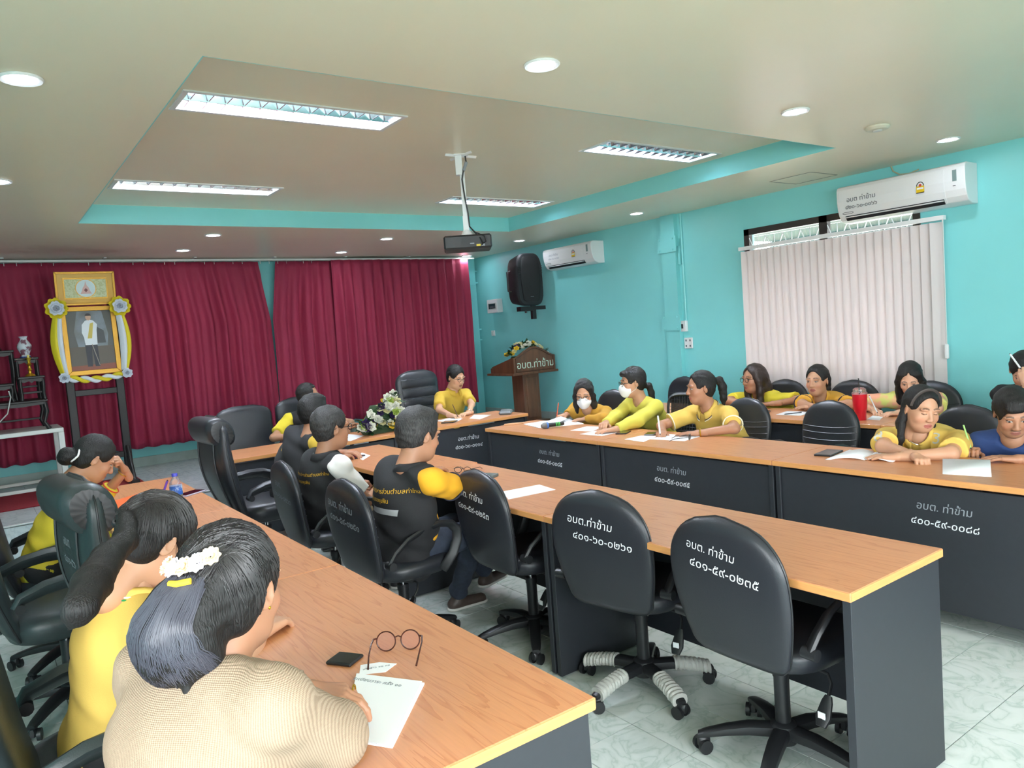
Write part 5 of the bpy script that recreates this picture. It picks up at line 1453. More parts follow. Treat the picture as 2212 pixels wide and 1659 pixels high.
    def torso_prims(v, inf, low=.0, shin=0.0):
        v.ell(pel-u*(.0+low), (.156*b+inf, .117*b+inf, .115+inf), R3, k=.06).ell(waist, (.126*b+inf, .098*b+inf, .15), R3, k=.06).ell(chest, (.142*b+inf, .098*b+inf, .14+inf), R3, k=.06)
        if female:
            for s_ in (-1, 1): v.ell(chest+f*(.072*b)+rt*s_*.062*b-u*.02, (.058*b+inf*.5, .05*b+inf*.5, .055*b+inf*.5), R3, k=.05)
        elif b > 1.05: v.ell(waist+f*.06*b, (.12*b, .09*b, .12), R3, k=.06)
        v.cone(sh[0]+rt*(.022+shin), sh[1]-rt*(.022+shin), .046+inf, .046+inf, k=.05)
        for s_ in (0, 1): v.cone(N-u*.012+(sh[s_]-N)*.25, sh[s_]+rt*(-shin if s_ else shin), .045+inf*.6, .043+inf, k=.03)
    v = Vol(.0080*far); torso_prims(v, inf)
    if sleeve != 'none':
        for i in (0, 1):
            if sleeve == 'short':
                e = sh[i]+(EL[i]-sh[i])*.74; v.cone(sh[i], e, .052*(.55+.45*b)+.006, .057*(.55+.45*b)+.006, k=.028, cap1=True)
            else:
                q = 1.0 if sleeve == 'long' else .55
                e = EL[i]+(W[i]-EL[i])*(.93*q)
                v.cone(sh[i], EL[i], .052*(.55+.45*b)+.006, .049*(.55+.45*b)+.006, k=.028); v.cone(EL[i], e, .050*(.55+.45*b)+.006, .034*(.6+.4*b)+.004 if sleeve == 'long' else .044, k=.02, cap1=True)
    v.sub(N+u*.035+f*.012, (.062, .066, .05), R3, k=.012)
    P, F = v.mesh(noise=(wr, 34, 2.1))
    shirt = meshobj('shirt', P, F, top, root)
    if cuff:
        for i in (0, 1):
            if sleeve == 'short': c0 = sh[i]+(EL[i]-sh[i])*.74; ax_ = unit(EL[i]-sh[i]); r_ = .057*(.55+.45*b)+.0085
            else: c0 = EL[i]+(W[i]-EL[i])*(.93*(1 if sleeve == 'long' else .55)); ax_ = unit(W[i]-EL[i]); r_ = .047 if sleeve != 'long' else .04
            t_ = unit(np.cross(ax_, (0, 0, 1.0))); w_ = np.cross(ax_, t_)
            MB().tube([tuple(c0-ax_*.006+(t_*math.cos(q)+w_*math.sin(q))*r_) for q in [2*math.pi*j/24 for j in range(24)]], 1.0, 6, flat=(.0045, .003), closed=True).build('sleeve_trim', cuff, shirt, smooth=True)
    if vest is not None:
        v = Vol(.0080*far); torso_prims(v, inf+.011, shin=.035)
        for i in (0, 1): v.sub(sh[i]+(EL[i]-sh[i])*.25+rt*(.03 if i else -.03), (.062, .072, .085), None, k=.02)
        v.sub(N+u*.05+f*.05, (.066, .085, .075), R3, k=.012)
        P, F = v.mesh(noise=(wr, 30, .7)); vo = meshobj('vest', P, F, vest, root)
    else: vo = None
    # ---------------- collar
    if collar is not None:
        cmat, stripe = collar
        nr = 40; rows = []
        for j, (rx, ry, dz) in enumerate(((.060, .064, .034), (.064, .068, .044), (.074, .079, .036), (.088, .094, .006))):
            row = []
            for i in range(nr+1):
                a = math.pi*2*i/nr; gap = .30 if not vest is not None else .45
                a = gap+(2*math.pi-2*gap)*i/nr        # opening at the front (angle 0 = front)
                fr_ = math.cos(a)
                p = N+u*(dz-.018*max(0, fr_)*(1 if j < 3 else 2.0))+rt*math.sin(a)*rx+f*(fr_*ry+.006+(.014*max(0, fr_) if j == 3 else 0))
                row.append(p)
            rows.append(row)
        V_ = [tuple(p) for r_ in rows for p in r_]; F_ = [(j*(nr+1)+i, j*(nr+1)+i+1, (j+1)*(nr+1)+i+1, (j+1)*(nr+1)+i) for j in range(3) for i in range(nr)]
        co = meshobj('collar', V_, F_, cmat, shirt); md = co.modifiers.new('cloth_thickness', 'SOLIDIFY'); md.thickness = .004
        if stripe is not None:
            for w_, off, mt in stripe:
                MB().tube([tuple(np.array(rows[2][i])*(1-off)+np.array(rows[3][i])*off+unit(np.array(rows[3][i])-N)*.0015) for i in range(nr+1)], 1.0, 6, flat=(w_, .0022), up=tuple(u)).build('collar_stripe', mt, co, smooth=True)
    # ---------------- hair
    hm = hair_m or m_hair
    v = Vol(.0052*far)
    if hair_fn is not None: hair_fn(v)
    else: HAIR[hair](v)
    P, F = v.mesh(noise=(.0011, 90, .4)); 
    hair_o = meshobj('hair', HT(P), F, hm, root)
    # ---------------- spectacles and mask
    if glasses:
        g_ = MB()
        for s_ in (-1, 1):
            ring = [HT((s_*.033+.0235*math.cos(a), .1035-.006*abs(math.cos(a)), .003+.0185*math.sin(a))) for a in [2*math.pi*j/20 for j in range(20)]]
            g_.tube([tuple(p) for p in ring], .0019*hs, 6, closed=True)
            g_.tube([tuple(HT(p)) for p in ((s_*.057, .098, .008), (s_*.070, .07, .008), (s_*.079, .0, .008), (s_*.080, -.025, -.006))], .0019, 6)
        g_.tube([tuple(HT(p)) for p in ((-.0095, .1035, .006), (0, .106, .008), (.0095, .1035, .006))], .0019, 6)
        g_.build('glasses', m_spec, root, smooth=True)
    if mask:
        v = Vol(.004*far).ell((0, .050, -.052), (.064*fat, .066, .052), k=.02).ell((0, .085, -.035), (.026, .034, .034), k=.03).ell((0, .07, -.085), (.04, .038, .03), k=.02).cut((0, .038, 0), (0, -1, 0)).cut((0, 0, -.002), (0, -.25, 1))
        P, F = v.mesh(); mo = meshobj('face_mask', HT(P), F, m_mask, root)
        for s_ in (-1, 1):
            MB().tube([tuple(HT(p)) for p in ((s_*.055, .045, -.02), (s_*.072, .005, .012), (s_*.077, -.03, -.004), (s_*.070, .0, -.05), (s_*.055, .042, -.075))], .0013, 5).build('ear_loop', m_mask, mo)
    return dict(root=root, base=base, H=H, Rh=Rh, HT=HT, N=N, pel=pel, rt=rt, f=f, u=u, sh=sh, EL=EL, W=W, HD=HD, shirt=shirt, vest=vo, chest=chest, b=b, hair=hair_o, hs=hs)

def cap(v, inf=.011, a=(.088, .070), b=(-.070, -.075), k=.004, ear=True):
    """skull cap of hair above the line from the forehead a=(y,z) to the nape b=(y,z)"""
    v.ell((0, -.020, .034), (.074+inf, .092+inf, .088+inf), k=.02)
    v.ell((0, -.045, -.02), (.066+inf*.6, .055, .07), k=.03)
    v.sub((0, .106, a[1]-.090), (.070, a[2] if len(a) > 2 else .088, .092), k=.010)      # oval face opening
    a2 = (.050, -.030); d = np.array((0, b[0]-a2[0], b[1]-a2[1])); n = np.array((0, -d[2], d[1])); n = n if n[2] < 0 else -n
    v.cut((0, a2[0], a2[1]), n, k)
    if ear:
        for s in (-1, 1): v.sub((s*.085, .004, -.022), (.028, .026, .036), k=.008)
def h_short(v):
    cap(v, .012, (.094, .076), (-.074, -.070))
def h_crop(v):
    cap(v, .016, (.092, .072), (-.078, -.066)); v.ell((0, .040, .100), (.060, .045, .026), k=.03); v.ell((.01, .080, .076), (.045, .018, .018), k=.02)
def h_men(v):
    cap(v, .014, (.092, .084), (-.078, -.066)); v.ell((0, .010, .105), (.062, .070, .026), k=.03)
def h_recede(v):
    cap(v, .010, (.060, .098, .10), (-.075, -.068)); v.sub((.05, .08, .09), (.03, .045, .035), k=.01); v.sub((-.05, .08, .09), (.03, .045, .035), k=.01)
def h_pony(v):
    cap(v, .010, (.086, .092), (-.062, -.085)); v.ell((0, -.118, .035), (.02, .022, .022), k=.015)
    v.chain([(0, -.120, .04), (0, -.152, .035), (0, -.168, -.02), (0, -.166, -.10), (0, -.158, -.17)], [.018, .027, .032, .026, .006], k=.012)
def h_pony_low(v):
    cap(v, .012, (.088, .088), (-.062, -.09)); v.chain([(0, -.10, -.045), (0, -.135, -.055), (0, -.145, -.12), (0, -.14, -.22), (0, -.135, -.30)], [.022, .026, .026, .022, .006], k=.012)
    v.ell((0, .070, .082), (.050, .024, .024), k=.02)
def h_long(v):
    cap(v, .012, (.082, .088), (-.06, -.16), ear=False)
    v.sub((0, .095, -.03), (.054, .08, .108), k=.012)
    for s in (-1, 1):
        v.chain([(s*.058, .02, .06), (s*.078, .015, -.02), (s*.080, .012, -.11), (s*.078, .02, -.20), (s*.07, .03, -.27)], [.026, .027, .03, .03, .008], k=.02)
    v.chain([(0, -.085, .0), (0, -.10, -.1), (0, -.10, -.22)], [.06, .062, .03], k=.04)
    v.sub((0, .09, .085), (.008, .05, .02), k=.006)
def h_bob(v):
    cap(v, .010, (.084, .092), (-.06, -.14), ear=False)
    v.sub((0, .095, -.03), (.056, .08, .11), k=.012)
    for s in (-1, 1):
        v.chain([(s*.055, .03, .065), (s*.076, .02, -.02), (s*.078, .02, -.10), (s*.08, .03, -.17)], [.025, .025, .028, .012], k=.02)
    v.chain([(0, -.08, .0), (0, -.09, -.1), (0, -.085, -.16)], [.06, .06, .03], k=.04)
def h_bun(v):
    cap(v, .011, (.086, .082), (-.058, -.088)); v.ell((0, -.125, -.045), (.055, .045, .05), k=.012)
def h_band(v):
    cap(v, .012, (.086, .096), (-.06, -.12))
    for s in (-1, 1):
        v.chain([(s*.07, -.03, -.03), (s*.085, -.01, -.10), (s*.09, .02, -.17), (s*.085, .03, -.24)], [.022, .02, .018, .006], k=.012)
    v.chain([(0, -.09, -.04), (0, -.11, -.13), (0, -.11, -.22)], [.05, .045, .015], k=.03)
HAIR = dict(men=h_men, short=h_short, crop=h_crop, recede=h_recede, pony=h_pony, ponylow=h_pony_low, long=h_long, bob=h_bob, bun=h_bun, band=h_band)

# ================================================================== THE PEOPLE
def hx(px, py, x): return tuple(bp(px, py, 0, x))
def hy(px, py, y): return tuple(bp(px, py, 1, y))
def hz(px, py, z=.772): return tuple(bp(px, py, 2, z))
YEL = cloth('yellow_pique', (222, 186, 92)); YEL2 = cloth('deep_yellow_pique', (212, 176, 66)); LEMON = cloth('lemon_cotton', (222, 202, 58)); LIME = cloth('lime_yellow_blouse', (210, 200, 84))
MUST = cloth('mustard_blouse', (196, 146, 50)); AMBER = cloth('amber_pique', (236, 170, 36)); VEST = cloth('black_vest_cloth', (33, 33, 36)); BLUE = cloth('navy_blue_jersey', (38, 62, 112))
JEANS = cloth('dark_denim', (48, 56, 72), var=.2, vscale=40); KHAKI = cloth('khaki_trousers', (150, 136, 108)); WHT = cloth('white_shirt', (232, 230, 226)); GREYS = cloth('grey_sleeve', (112, 104, 98))
CREAM = cloth('cream_collar_tip', (240, 232, 206)); NAVY = cloth('navy_stripe', (44, 46, 62)); GREEN = cloth('green_stripe', (34, 132, 70)); WHITE_S = cloth('white_stripe', (238, 240, 236)); YELH = cloth('honey_pique', (222, 166, 62))
TIE = cloth('tie_dye_shirt', (214, 214, 120), rgb2=(238, 170, 140), vscale=7, contrast=(.45, .55)); BLK = cloth('black_shirt', (30, 32, 36))
TAN = (172, 124, 96); MID = (194, 146, 116); FAIR = (216, 168, 140)

# woman with beaded cuffs, far end of the near table
p1 = person('woman in yellow with beaded red cuffs writing on an orange folder, chin on hand', hx(205, 992, .50), (2, -36), 4, TAN, top=LEMON, sleeve='threeq', cuff=cloth('red_beaded_trim', (206, 72, 56)),
            hands=((.655, 4.84, 1.0), hz(332, 1092)), elbows=((.66, 5.02, .78), (.50, 4.35, .78)), pose=('fist', 'grip'), hdir=((-.35, -.25, .9), None), hup=((1, 0, .2), None), hair='bun', far=1.0, torso=.45)
# woman in the yellow polo, long ponytail (falls straight down her back)
P2H = np.array((.385, 2.33, 1.065)); P2F = (18, -38)
def h_p2(v):
    cap(v, .013, (.086, .084), (-.060, -.088))
    v.ell((0, -.112, .03), (.024, .026, .026), k=.015)
    R_ = HM(*P2F); loc = lambda w: tuple((R_.T@(np.array(w)-P2H))/1.06)
    t0 = np.array(loc(hx(272, 1168, .285)))
    v.chain([(0, -.112, .03), tuple(t0), loc(hx(232, 1205, .225)), loc(hx(200, 1260, .165)), loc(hx(172, 1315, .125)), loc(hx(150, 1358, .105))], [.022, .027, .034, .036, .030, .006], k=.012)
p2 = person('woman in a yellow polo with green-edged collar and long ponytail, bending over the table', tuple(P2H), P2F, 8, MID, top=YEL, collar=(YEL, ((.0035, .72, GREEN), (.002, .5, WHITE_S))), cuff=GREEN,
            hands=((.66, 2.62, .775), (.66, 2.22, .775)), elbows=((.40, 2.68, .76), (.36, 2.02, .76)), hair_fn=h_p2, bulk=1.15, far=1.0, pelv=(.235, 2.33, .53), hs=1.06, wr=.0022, shoulder=.175, sleeve='short')
# woman in the beige cardigan
def h_p3(v):
    cap(v, .014, (.085, .074), (-.060, -.090))
    v.ell((-.02, -.105, .0), (.062, .045, .05), k=.03)
    v.ell((-.035, -.120, -.055), (.082, .062, .075), k=.03)
    v.ell((-.03, -.105, -.10), (.075, .055, .05), k=.03)
    v.chain([(-.0, -.13, -.12), (.01, -.14, -.17), (.012, -.14, -.205)], [.012, .008, .002], k=.008)
KNIT = mat('beige_knit', (206, 190, 160), .9)
nt = KNIT.node_tree; N_ = nt.nodes; L__ = nt.links; b_ = N_['Principled BSDF']
tc = N_.new('ShaderNodeTexCoord'); wv = N_.new('ShaderNodeTexWave'); wv.inputs['Scale'].default_value = 75; wv.inputs['Distortion'].default_value = 1.0; wv.inputs['Detail'].default_value = 2; wv.bands_direction = 'X'
w2 = N_.new('ShaderNodeTexWave'); w2.inputs['Scale'].default_value = 130; w2.inputs['Distortion'].default_value = 2; w2.bands_direction = 'Z'
mx = N_.new('ShaderNodeMath'); mx.operation = 'ADD'; bu = N_.new('ShaderNodeBump'); bu.inputs['Strength'].default_value = .4; bu.inputs['Distance'].default_value = .004
mpk = N_.new('ShaderNodeMapping'); mpk.inputs['Rotation'].default_value = (0, 0, .62); L__.new(tc.outputs['Object'], mpk.inputs[0]); L__.new(mpk.outputs[0], wv.inputs[0]); L__.new(tc.outputs['Object'], w2.inputs[0]); L__.new(wv.outputs['Fac'], mx.inputs[0]); L__.new(w2.outputs['Fac'], mx.inputs[1]); L__.new(mx.outputs[0], bu.inputs['Height']); L__.new(bu.outputs[0], b_.inputs['Normal'])
rp = N_.new('ShaderNodeValToRGB'); rp.color_ramp.elements[0].color = (*lin((150, 129, 108)), 1); rp.color_ramp.elements[1].color = (*lin((170, 149, 127)), 1); rp.color_ramp.elements[0].position = .2; rp.color_ramp.elements[1].position = .6
L__.new(wv.outputs['Fac'], rp.inputs[0]); L__.new(rp.outputs[0], b_.inputs['Base Color'])
p3 = person('woman in a ribbed beige cardigan with a flower clip, arms folded on the table', (.385, 1.545, 1.115), (40, -10), 22, TAN, top=KNIT, sleeve='long', hands=(hz(722, 1497, .835), (.47, 1.60, .785)), elbows=((.37, 1.84, .84), hz(722, 1590, .82)), exact=True, pose=('rest', 'rest'),
            hdir=((.75, -.60, -.12), (-.3, .95, 0)), hair_fn=h_p3, bulk=1.38, far=.95, torso=.47, hs=1.05, wr=.0022, shoulder=.185, sho=(60, 52, 48), neck_off=(-.02, 0, .045))
# men in vests
p4 = person('man in black vest and yellow sleeves behind the head table, hand raised', hy(667, 856, 6.88), (-32, -4), 268, TAN, female=False, top=LEMON, vest=VEST, hands=(hy(757, 922, 6.62), (2.42, 6.62, .772)), elbows=((2.95, 6.75, .78), (2.28, 6.8, .8)), pose=('rest', 'rest'), hdir=((.8, -.2, .45), None), hup=((0, .5, 1), None), hair='recede', far=1.25)
p5 = person('man with thick black hair in black vest, second from the head table', hx(680, 893, 1.93), (14, -4), 5, TAN, female=False, top=YEL2, vest=VEST, sleeve='short', hands=(hz(762, 978, .79), hz(748, 985, .785)), elbows=((2.0, 5.45, .8), (1.96, 4.95, .8)), hair='men', far=1.2, hs=1.03, pelv=(1.80, 5.36, .53))
p6 = person('man with greying hair and glasses in black vest over a white shirt', hx(716, 925, 1.71), (2, -4), 8, TAN, female=False, top=WHT, vest=VEST, pants=KHAKI, glasses=True, hands=((2.02, 4.55, .67), (2.03, 4.33, .66)), elbows=((1.80, 4.62, .68), (1.72, 4.02, .70)), pose=('fist', 'fist'), hair='short', hair_m=m_hairg, far=1.05, hs=1.06, pelv=(1.69, 4.37, .53), collar=(VEST, None))
p7 = person('man in black vest with a grey reflective strip, amber sleeves and jeans', hx(905, 940, 1.77), (4, -14), 6, TAN, female=False, bulk=1.12, top=AMBER, vest=VEST, pants=JEANS, cuff=NAVY, hands=(hz(958, 1012, .80), (2.24, 3.44, .775)), elbows=((2.03, 3.82, .80), (1.98, 3.26, .78)), pose=('grip', 'rest'), hair='men', hair_m=m_hairg, far=1.0, hs=1.06, pelv=(1.70, 3.45, .53), collar=(VEST, None),
            feet=[(2.40, 3.75, .15), (2.16, 3.70, .085)], knees=[(2.10, 3.60, .52), (2.10, 3.34, .53)], sho=(70, 58, 52), shoulder=.185)
# head table
p8 = person('man in a yellow polo and glasses writing at the head table', hy(985, 815, 6.86), (-82, -18), 270, (214, 168, 138), female=False, top=YEL2, collar=(YEL2, None), hands=(hz(1004, 894), hz(984, 899)), elbows=((4.42, 6.62, .8), (3.86, 6.66, .8)), pose=('rest', 'grip'), hair='short', glasses=True, far=1.1, hs=1.03)
# women behind the lettered tables
p9 = person('woman in a mustard blouse, glasses and white mask, writing with an orange pen', hx(1262, 850, 4.35), (218, -20), 190, MID, top=MUST, sleeve='long', hands=(hz(1252, 906), hz(1210, 899)), elbows=((4.45, 4.75, .8), (4.45, 5.28, .8)), pose=('rest', 'grip'), hair='bob', glasses=True, mask=True, far=1.1)
p10 = person('woman in a lime blouse and white mask with a low ponytail', hx(1366, 826, 4.40), (152, -6), 175, MID, top=LIME, sleeve='long', hands=(hz(1312, 930), hz(1302, 918, .80)), elbows=((4.25, 4.08, .8), (4.32, 4.55, .8)), pose=('flat', 'grip'), hair='ponylow', glasses=True, mask=True, far=1.1)
p11 = person('woman in a yellow polo with black-edged collar writing with a white pen', hx(1513, 838, 4.35), (150, -4), 178, TAN, top=YEL, collar=(YEL, ((.003, .75, NAVY), (.003, .92, CREAM))), cuff=CREAM, hands=(hz(1490, 936), hz(1428, 936)), elbows=((4.28, 3.16, .8), (4.28, 3.95, .8)), pose=('flat', 'grip'), hair='pony', far=1.05, bulk=1.08)
p15 = person('woman in a yellow polo with grey number patches and a black headband', hx(1990, 884, 4.25), (236, -15, 6), 186, MID, top=YEL, collar=(YEL, None), hands=(hz(1915, 986), hz(1988, 992)), elbows=((4.30, 1.72, .79), (4.22, 2.30, .80)), pose=('flat', 'fist'), hdir=((-.35, .9, 0), (-.6, -.75, -.1)), hair='band', far=.95, bulk=1.32, shoulder=.185, closed=True, fat=1.1, hs=1.02)
p16 = person('young man in a navy blue T-shirt writing beside a blank sheet', hx(2188, 892, 4.30), (212, -28), 182, TAN, female=False, top=BLUE, hands=(hz(2172, 990), hz(2100, 972)), elbows=((4.32, 1.18, .7), (4.42, 1.84, .60)), pose=('flat', 'grip'), hair='crop', far=1.0, beard=1, hs=1.0, feet=[(4.32, 1.45, .085), (4.12, 1.70, .085)])
# women along the wall
p12 = person('woman in a lemon shirt, glasses and long brown hair at the wall-side table', hx(1628, 818, 5.74), (165, -4), 180, TAN, top=LEMON, hands=(hz(1655, 872, .79), hz(1618, 873, .79)), elbows=((5.74, 3.82, .8), (5.74, 4.50, .8)), pose=('flat', 'flat'), hdir=((-.5, .8, 0), (-.5, -.8, 0)), hair='long', hair_m=m_hairb, glasses=True, far=1.2, bulk=1.22, hs=1.05)
p13 = person('woman in a honey polo with folded arms and a high ponytail', hx(1765, 822, 5.74), (186, -4), 184, MID, top=YELH, collar=(YELH, None), cuff=NAVY, hands=(hz(1745, 878, .79), hz(1772, 882, .79)), elbows=((5.74, 3.20, .8), (5.74, 3.86, .8)), pose=('flat', 'flat'), hdir=((-.4, .9, 0), (-.4, -.9, 0)), hair='pony', far=1.15, bulk=1.25, hs=1.05)
p14 = person('woman in a pastel tie-dye shirt with centre-parted hair, head bowed over a pen', hx(1966, 818, 5.76), (200, -32), 184, FAIR, top=TIE, hands=(hz(1925, 893), hz(1893, 889)), elbows=((5.68, 2.62, .8), (5.66, 3.12, .8)), pose=('rest', 'grip'), hair='long', far=1.2)
p17 = person('dark-haired person in black at the wall holding a pen to the head', hx(2212, 800, 5.80), (195, -40), 184, FAIR, female=False, top=BLK, hands=((5.50, 1.85, .775), hx(2214, 812, 5.62)), elbows=((5.72, 1.72, .8), (5.58, 2.0, .8)), pose=('rest', 'grip'), hdir=(None, (.1, .2, .95)), hup=(None, (-1, 0, 0)), hair='short', far=1.25)

# vest lettering
def vest_text(p, lines, bits=None):
    bv = bvh_of(p['vest']); f, u, rt = p['f'], p['u'], p['rt']
    for s, dz, size, dx in lines:
        o_ = p['chest']-f*.3+u*dz+rt*dx
        lettering(s, size, MATS['gold_lettering'], p['vest'], frameM(o_, rt, u), wrap=bv, wdir=tuple(f), off=.0035)
mat('gold_lettering', (222, 172, 44), .6)
vest_text(p7, (('องค์การบริหารส่วนตำบลท่าข้าม', .055, .030, 0), ('อำเภอพุนพิน', .005, .032, -.03)))
vest_text(p6, (('องค์การบริหารส่วนตำบลท่าข้าม', .06, .025, 0), ('อำเภอพุนพิน', .015, .028, -.03)))
def patch(p, tgt, o_, rt, u, dirv, w, h, material, name, n=12, off=.003):
    bv = bvh_of(tgt); V = []; F = []
    for j in range(5):
        for i in range(n+1):
            q = Vector(o_)+Vector(rt)*(w*(i/n-.5))+Vector(u)*(h*(j/4-.5)); d = Vector(dirv)
            hh = bv.ray_cast(q-d*.3, d, .8)
            V.append(tuple((hh[0] if hh[0] is not None else q)-d*off))
    for j in range(4):
        for i in range(n): a = j*(n+1)+i; F.append((a, a+1, a+n+2, a+n+1))
    return meshobj(name, V, F, material, tgt)
m_refl = mat('grey_reflective_tape', (176, 178, 180), .4)
patch(p7, p7['vest'], p7['chest']-p7['u']*.055, p7['rt'], p7['u'], p7['f'], .24, .035, m_refl, 'reflective_strip')
# number patches on the polo of the woman with the headband
m_patch = mat('grey_felt_patch', (186, 188, 176), .9)
def shirt_text(p, s, size, o_, x, y, d, m, name='print'):
    return lettering(s, size, m, p['shirt'], frameM(o_, x, y), wrap=bvh_of(p['shirt']), wdir=tuple(d), off=.004, name=name, cuts=3)
hd15 = np.array((math.cos(RAD(186)), math.sin(RAD(186)), 0)); d15 = unit(-hd15+np.array((0, 0, -.45)))
shirt_text(p15, '8', .11, tuple(p15['sh'][1]*.60+p15['EL'][1]*.40), -p15['rt'], (0, 0, 1), d15, m_patch)
shirt_text(p15, '3', .10, tuple(p15['N']-p15['u']*.085-p15['rt']*.10), -p15['rt'], (0, 0, 1), d15, m_patch)
shirt_text(p11, 'กีฬา ๒๕๖๑', .03, tuple(p11['sh'][0]*.62+p11['EL'][0]*.38), p11['f']*-1, p11['u'], unit(p11['rt']), m_pencil)
shirt_text(p2, 'ต.', .05, tuple(p2['sh'][1]*.45+p2['EL'][1]*.55), p2['f'], p2['u'], unit(-p2['rt']), GREEN)

# ---------------- accessories worn (parts of the person)
def hp(p, q): return tuple(p['HT'](q))
def flower_clip(p, spots, r, cols):
    for k, (q, nrm) in enumerate(spots):
        o = bloom_mesh(r, k, ((1, 9, .12), (.75, 8, .45), (.45, 6, .8))).build('hair_clip_flower', cols[k % len(cols)], p['hair'], smooth=True)
        o.location = hp(p, q); o.rotation_euler = Vector(p['Rh']@np.array(nrm)).to_track_quat('Z', 'Y').to_euler()
pk = mat('cream_pearl_petal', (246, 226, 190), .4); pk2 = mat('white_crystal_petal', (238, 232, 238), .2)
flower_clip(p3, [((-.052, -.118, .062), (-.5, -.8, .5)), ((-.032, -.128, .060), (-.3, -.9, .5)), ((-.01, -.130, .062), (-.1, -.9, .5)), ((.014, -.126, .068), (.1, -.9, .5)), ((.034, -.116, .078), (.3, -.8, .6))], .020, (pk, pk2))
MB().tube([hp(p3, q) for q in ((-.03, -.14, .035), (-.01, -.147, .036), (.012, -.14, .04))], .006, 8).build('hair_tie', cloth('yellow_elastic', (230, 186, 50)), p3['hair'], smooth=True)
MB().tube([hp(p2, (.024*math.cos(a), -.118+.008*math.sin(a), .02+.026*math.sin(a))) for a in [2*math.pi*i/16 for i in range(16)]], .007, 8, closed=True).build('hair_tie', m_black, p2['hair'], smooth=True)
MB().tube([hp(p1, (.062*math.cos(a), -.09-.012*abs(math.sin(a)), -.02+.05*math.sin(a))) for a in [-1.4+2.8*i/10 for i in range(11)]], .005, 6).build('hair_clip', m_white, p1['hair'], smooth=True)
MB().tube([hp(p15, (.080*math.cos(a), .030+.004*math.sin(a), .030+.094*math.sin(a))) for a in [math.pi*i/20 for i in range(21)]], 1.0, 8, flat=(.009, .004)).build('headband', mat('dark_headband', (60, 52, 48), .6), p15['hair'], smooth=True)
MB().tube([hp(p15, (.050*math.sin(a), .0+.062*math.cos(a), -.165-.02*math.cos(a))) for a in [-1.2+2.4*i/16 for i in range(17)]], .002, 6).build('necklace', m_chrome, p15['shirt'], smooth=True)
MB().tube([hp(p1, (.062*math.sin(a), -.035+.066*math.cos(a), -.150)) for a in [2*math.pi*i/24 for i in range(24)]], .006, 6, closed=True).build('bead_necklace', MATS['red_beaded_trim'], p1['shirt'], smooth=True)
def ring_at(p, i, t, r, material, name, rad=.0025, flat=None):
    a = p['W'][i]*t+p['EL'][i]*(1-t); ax_ = unit(p['W'][i]-p['EL'][i]); t_ = unit(np.cross(ax_, (0, 0, 1.0))); w_ = np.cross(ax_, t_)
    return MB().tube([tuple(a+(t_*math.cos(q)+w_*math.sin(q))*r) for q in [2*math.pi*j/20 for j in range(20)]], rad, 6, closed=True).build(name, material, p['root'], smooth=True)
ring_at(p1, 0, .93, .030, m_gold, 'bracelet'); ring_at(p11, 0, .95, .029, m_gold, 'wristwatch', .005); ring_at(p8, 0, .93, .03, m_chrome, 'wristwatch', .005)
# wedding ring of the woman in the cardigan
hdv = p3['HD'][0]; 
o_ = p3['W'][0]+hdv*.098+np.array((0, 0, -.004)); s_ = unit(np.cross(hdv, (0, 0, 1)))
MB().tube([tuple(o_+s_*.028*-1+(s_*math.cos(q)+np.array((0, 0, 1))*math.sin(q))*.0105) for q in [2*math.pi*j/18 for j in range(18)]], .0022, 6, closed=True).build('ring', m_gold, p3['root'], smooth=True)
MB().ell(hp(p3, (.083, -.008, -.030)), (.003, .003, .004), 8, 6).build('earring', m_gold, p3['root'], smooth=True)

# ---------------- loose hair strands on the two heads seen close from behind
def strands(p, gens, n, seed, off=.0015, r=.0007, npt=13, material=None):
    bv = bvh_of(p['hair']); rnd = random.Random(seed); mb = MB(); HT = p['HT']
    for k in range(n):
        a, m_, e = gens(rnd); a, m_, e = [np.array(HT(q)) for q in (a, m_, e)]
        pts = []; lift = rnd.uniform(.2, 1)*off
        for i in range(npt):
            t_ = i/(npt-1); q = a*(1-t_)**2+m_*2*t_*(1-t_)+e*t_*t_
            nr = bv.find_nearest(Vector(q))
            if nr[0] is None: break
            pts.append(nr[0]+nr[1]*lift)
        if len(pts) == npt: mb.tube(pts, r, 3)
    o = mb.build('hair_strands', material or m_strand, p['hair'], smooth=True); o['kind'] = 'stuff'
m_strand = mat('hair_strand', (40, 37, 38), .4, spec=.6)
m_strand_sheen = mat('sheen_hair_strand', (74, 74, 84), .4, spec=.6)  # grey-blue sheen of the bun, put into the strand colour
def g3(r):
    a = r.uniform(-2.4, 2.4); z = r.uniform(-.02, .09) if abs(a) < 1.5 else r.uniform(-.07, .02)
    s = (math.sin(a)*.085, math.cos(a)*.095-.01, z); e = (r.uniform(-.05, .04), -.125, r.uniform(.035, .06))
    return s, ((s[0]+e[0])*.75, (s[1]+e[1])*.5-.02, max(s[2], .06)+.10), e
strands(p3, g3, 420, 1)
def g3b(r):
    a = r.uniform(-.075, .05); s = (a*.6, -.125, r.uniform(.02, .045)); e = (a*1.5-.01, r.uniform(-.13, -.08), r.uniform(-.15, -.10))
    return s, (a*2.0-.02, -.26, -.04), e
strands(p3, g3b, 420, 2, material=m_strand_sheen)
def g2(r):
    a = r.uniform(-2.4, 2.4); z = r.uniform(-.02, .09) if abs(a) < 1.5 else r.uniform(-.07, .02)
    s = (math.sin(a)*.085, math.cos(a)*.095-.01, z); e = (r.uniform(-.02, .02), -.12, r.uniform(.02, .045))
    return s, ((s[0]+e[0])*.75, (s[1]+e[1])*.5-.02, max(s[2], .06)+.10), e
strands(p2, g2, 350, 3)

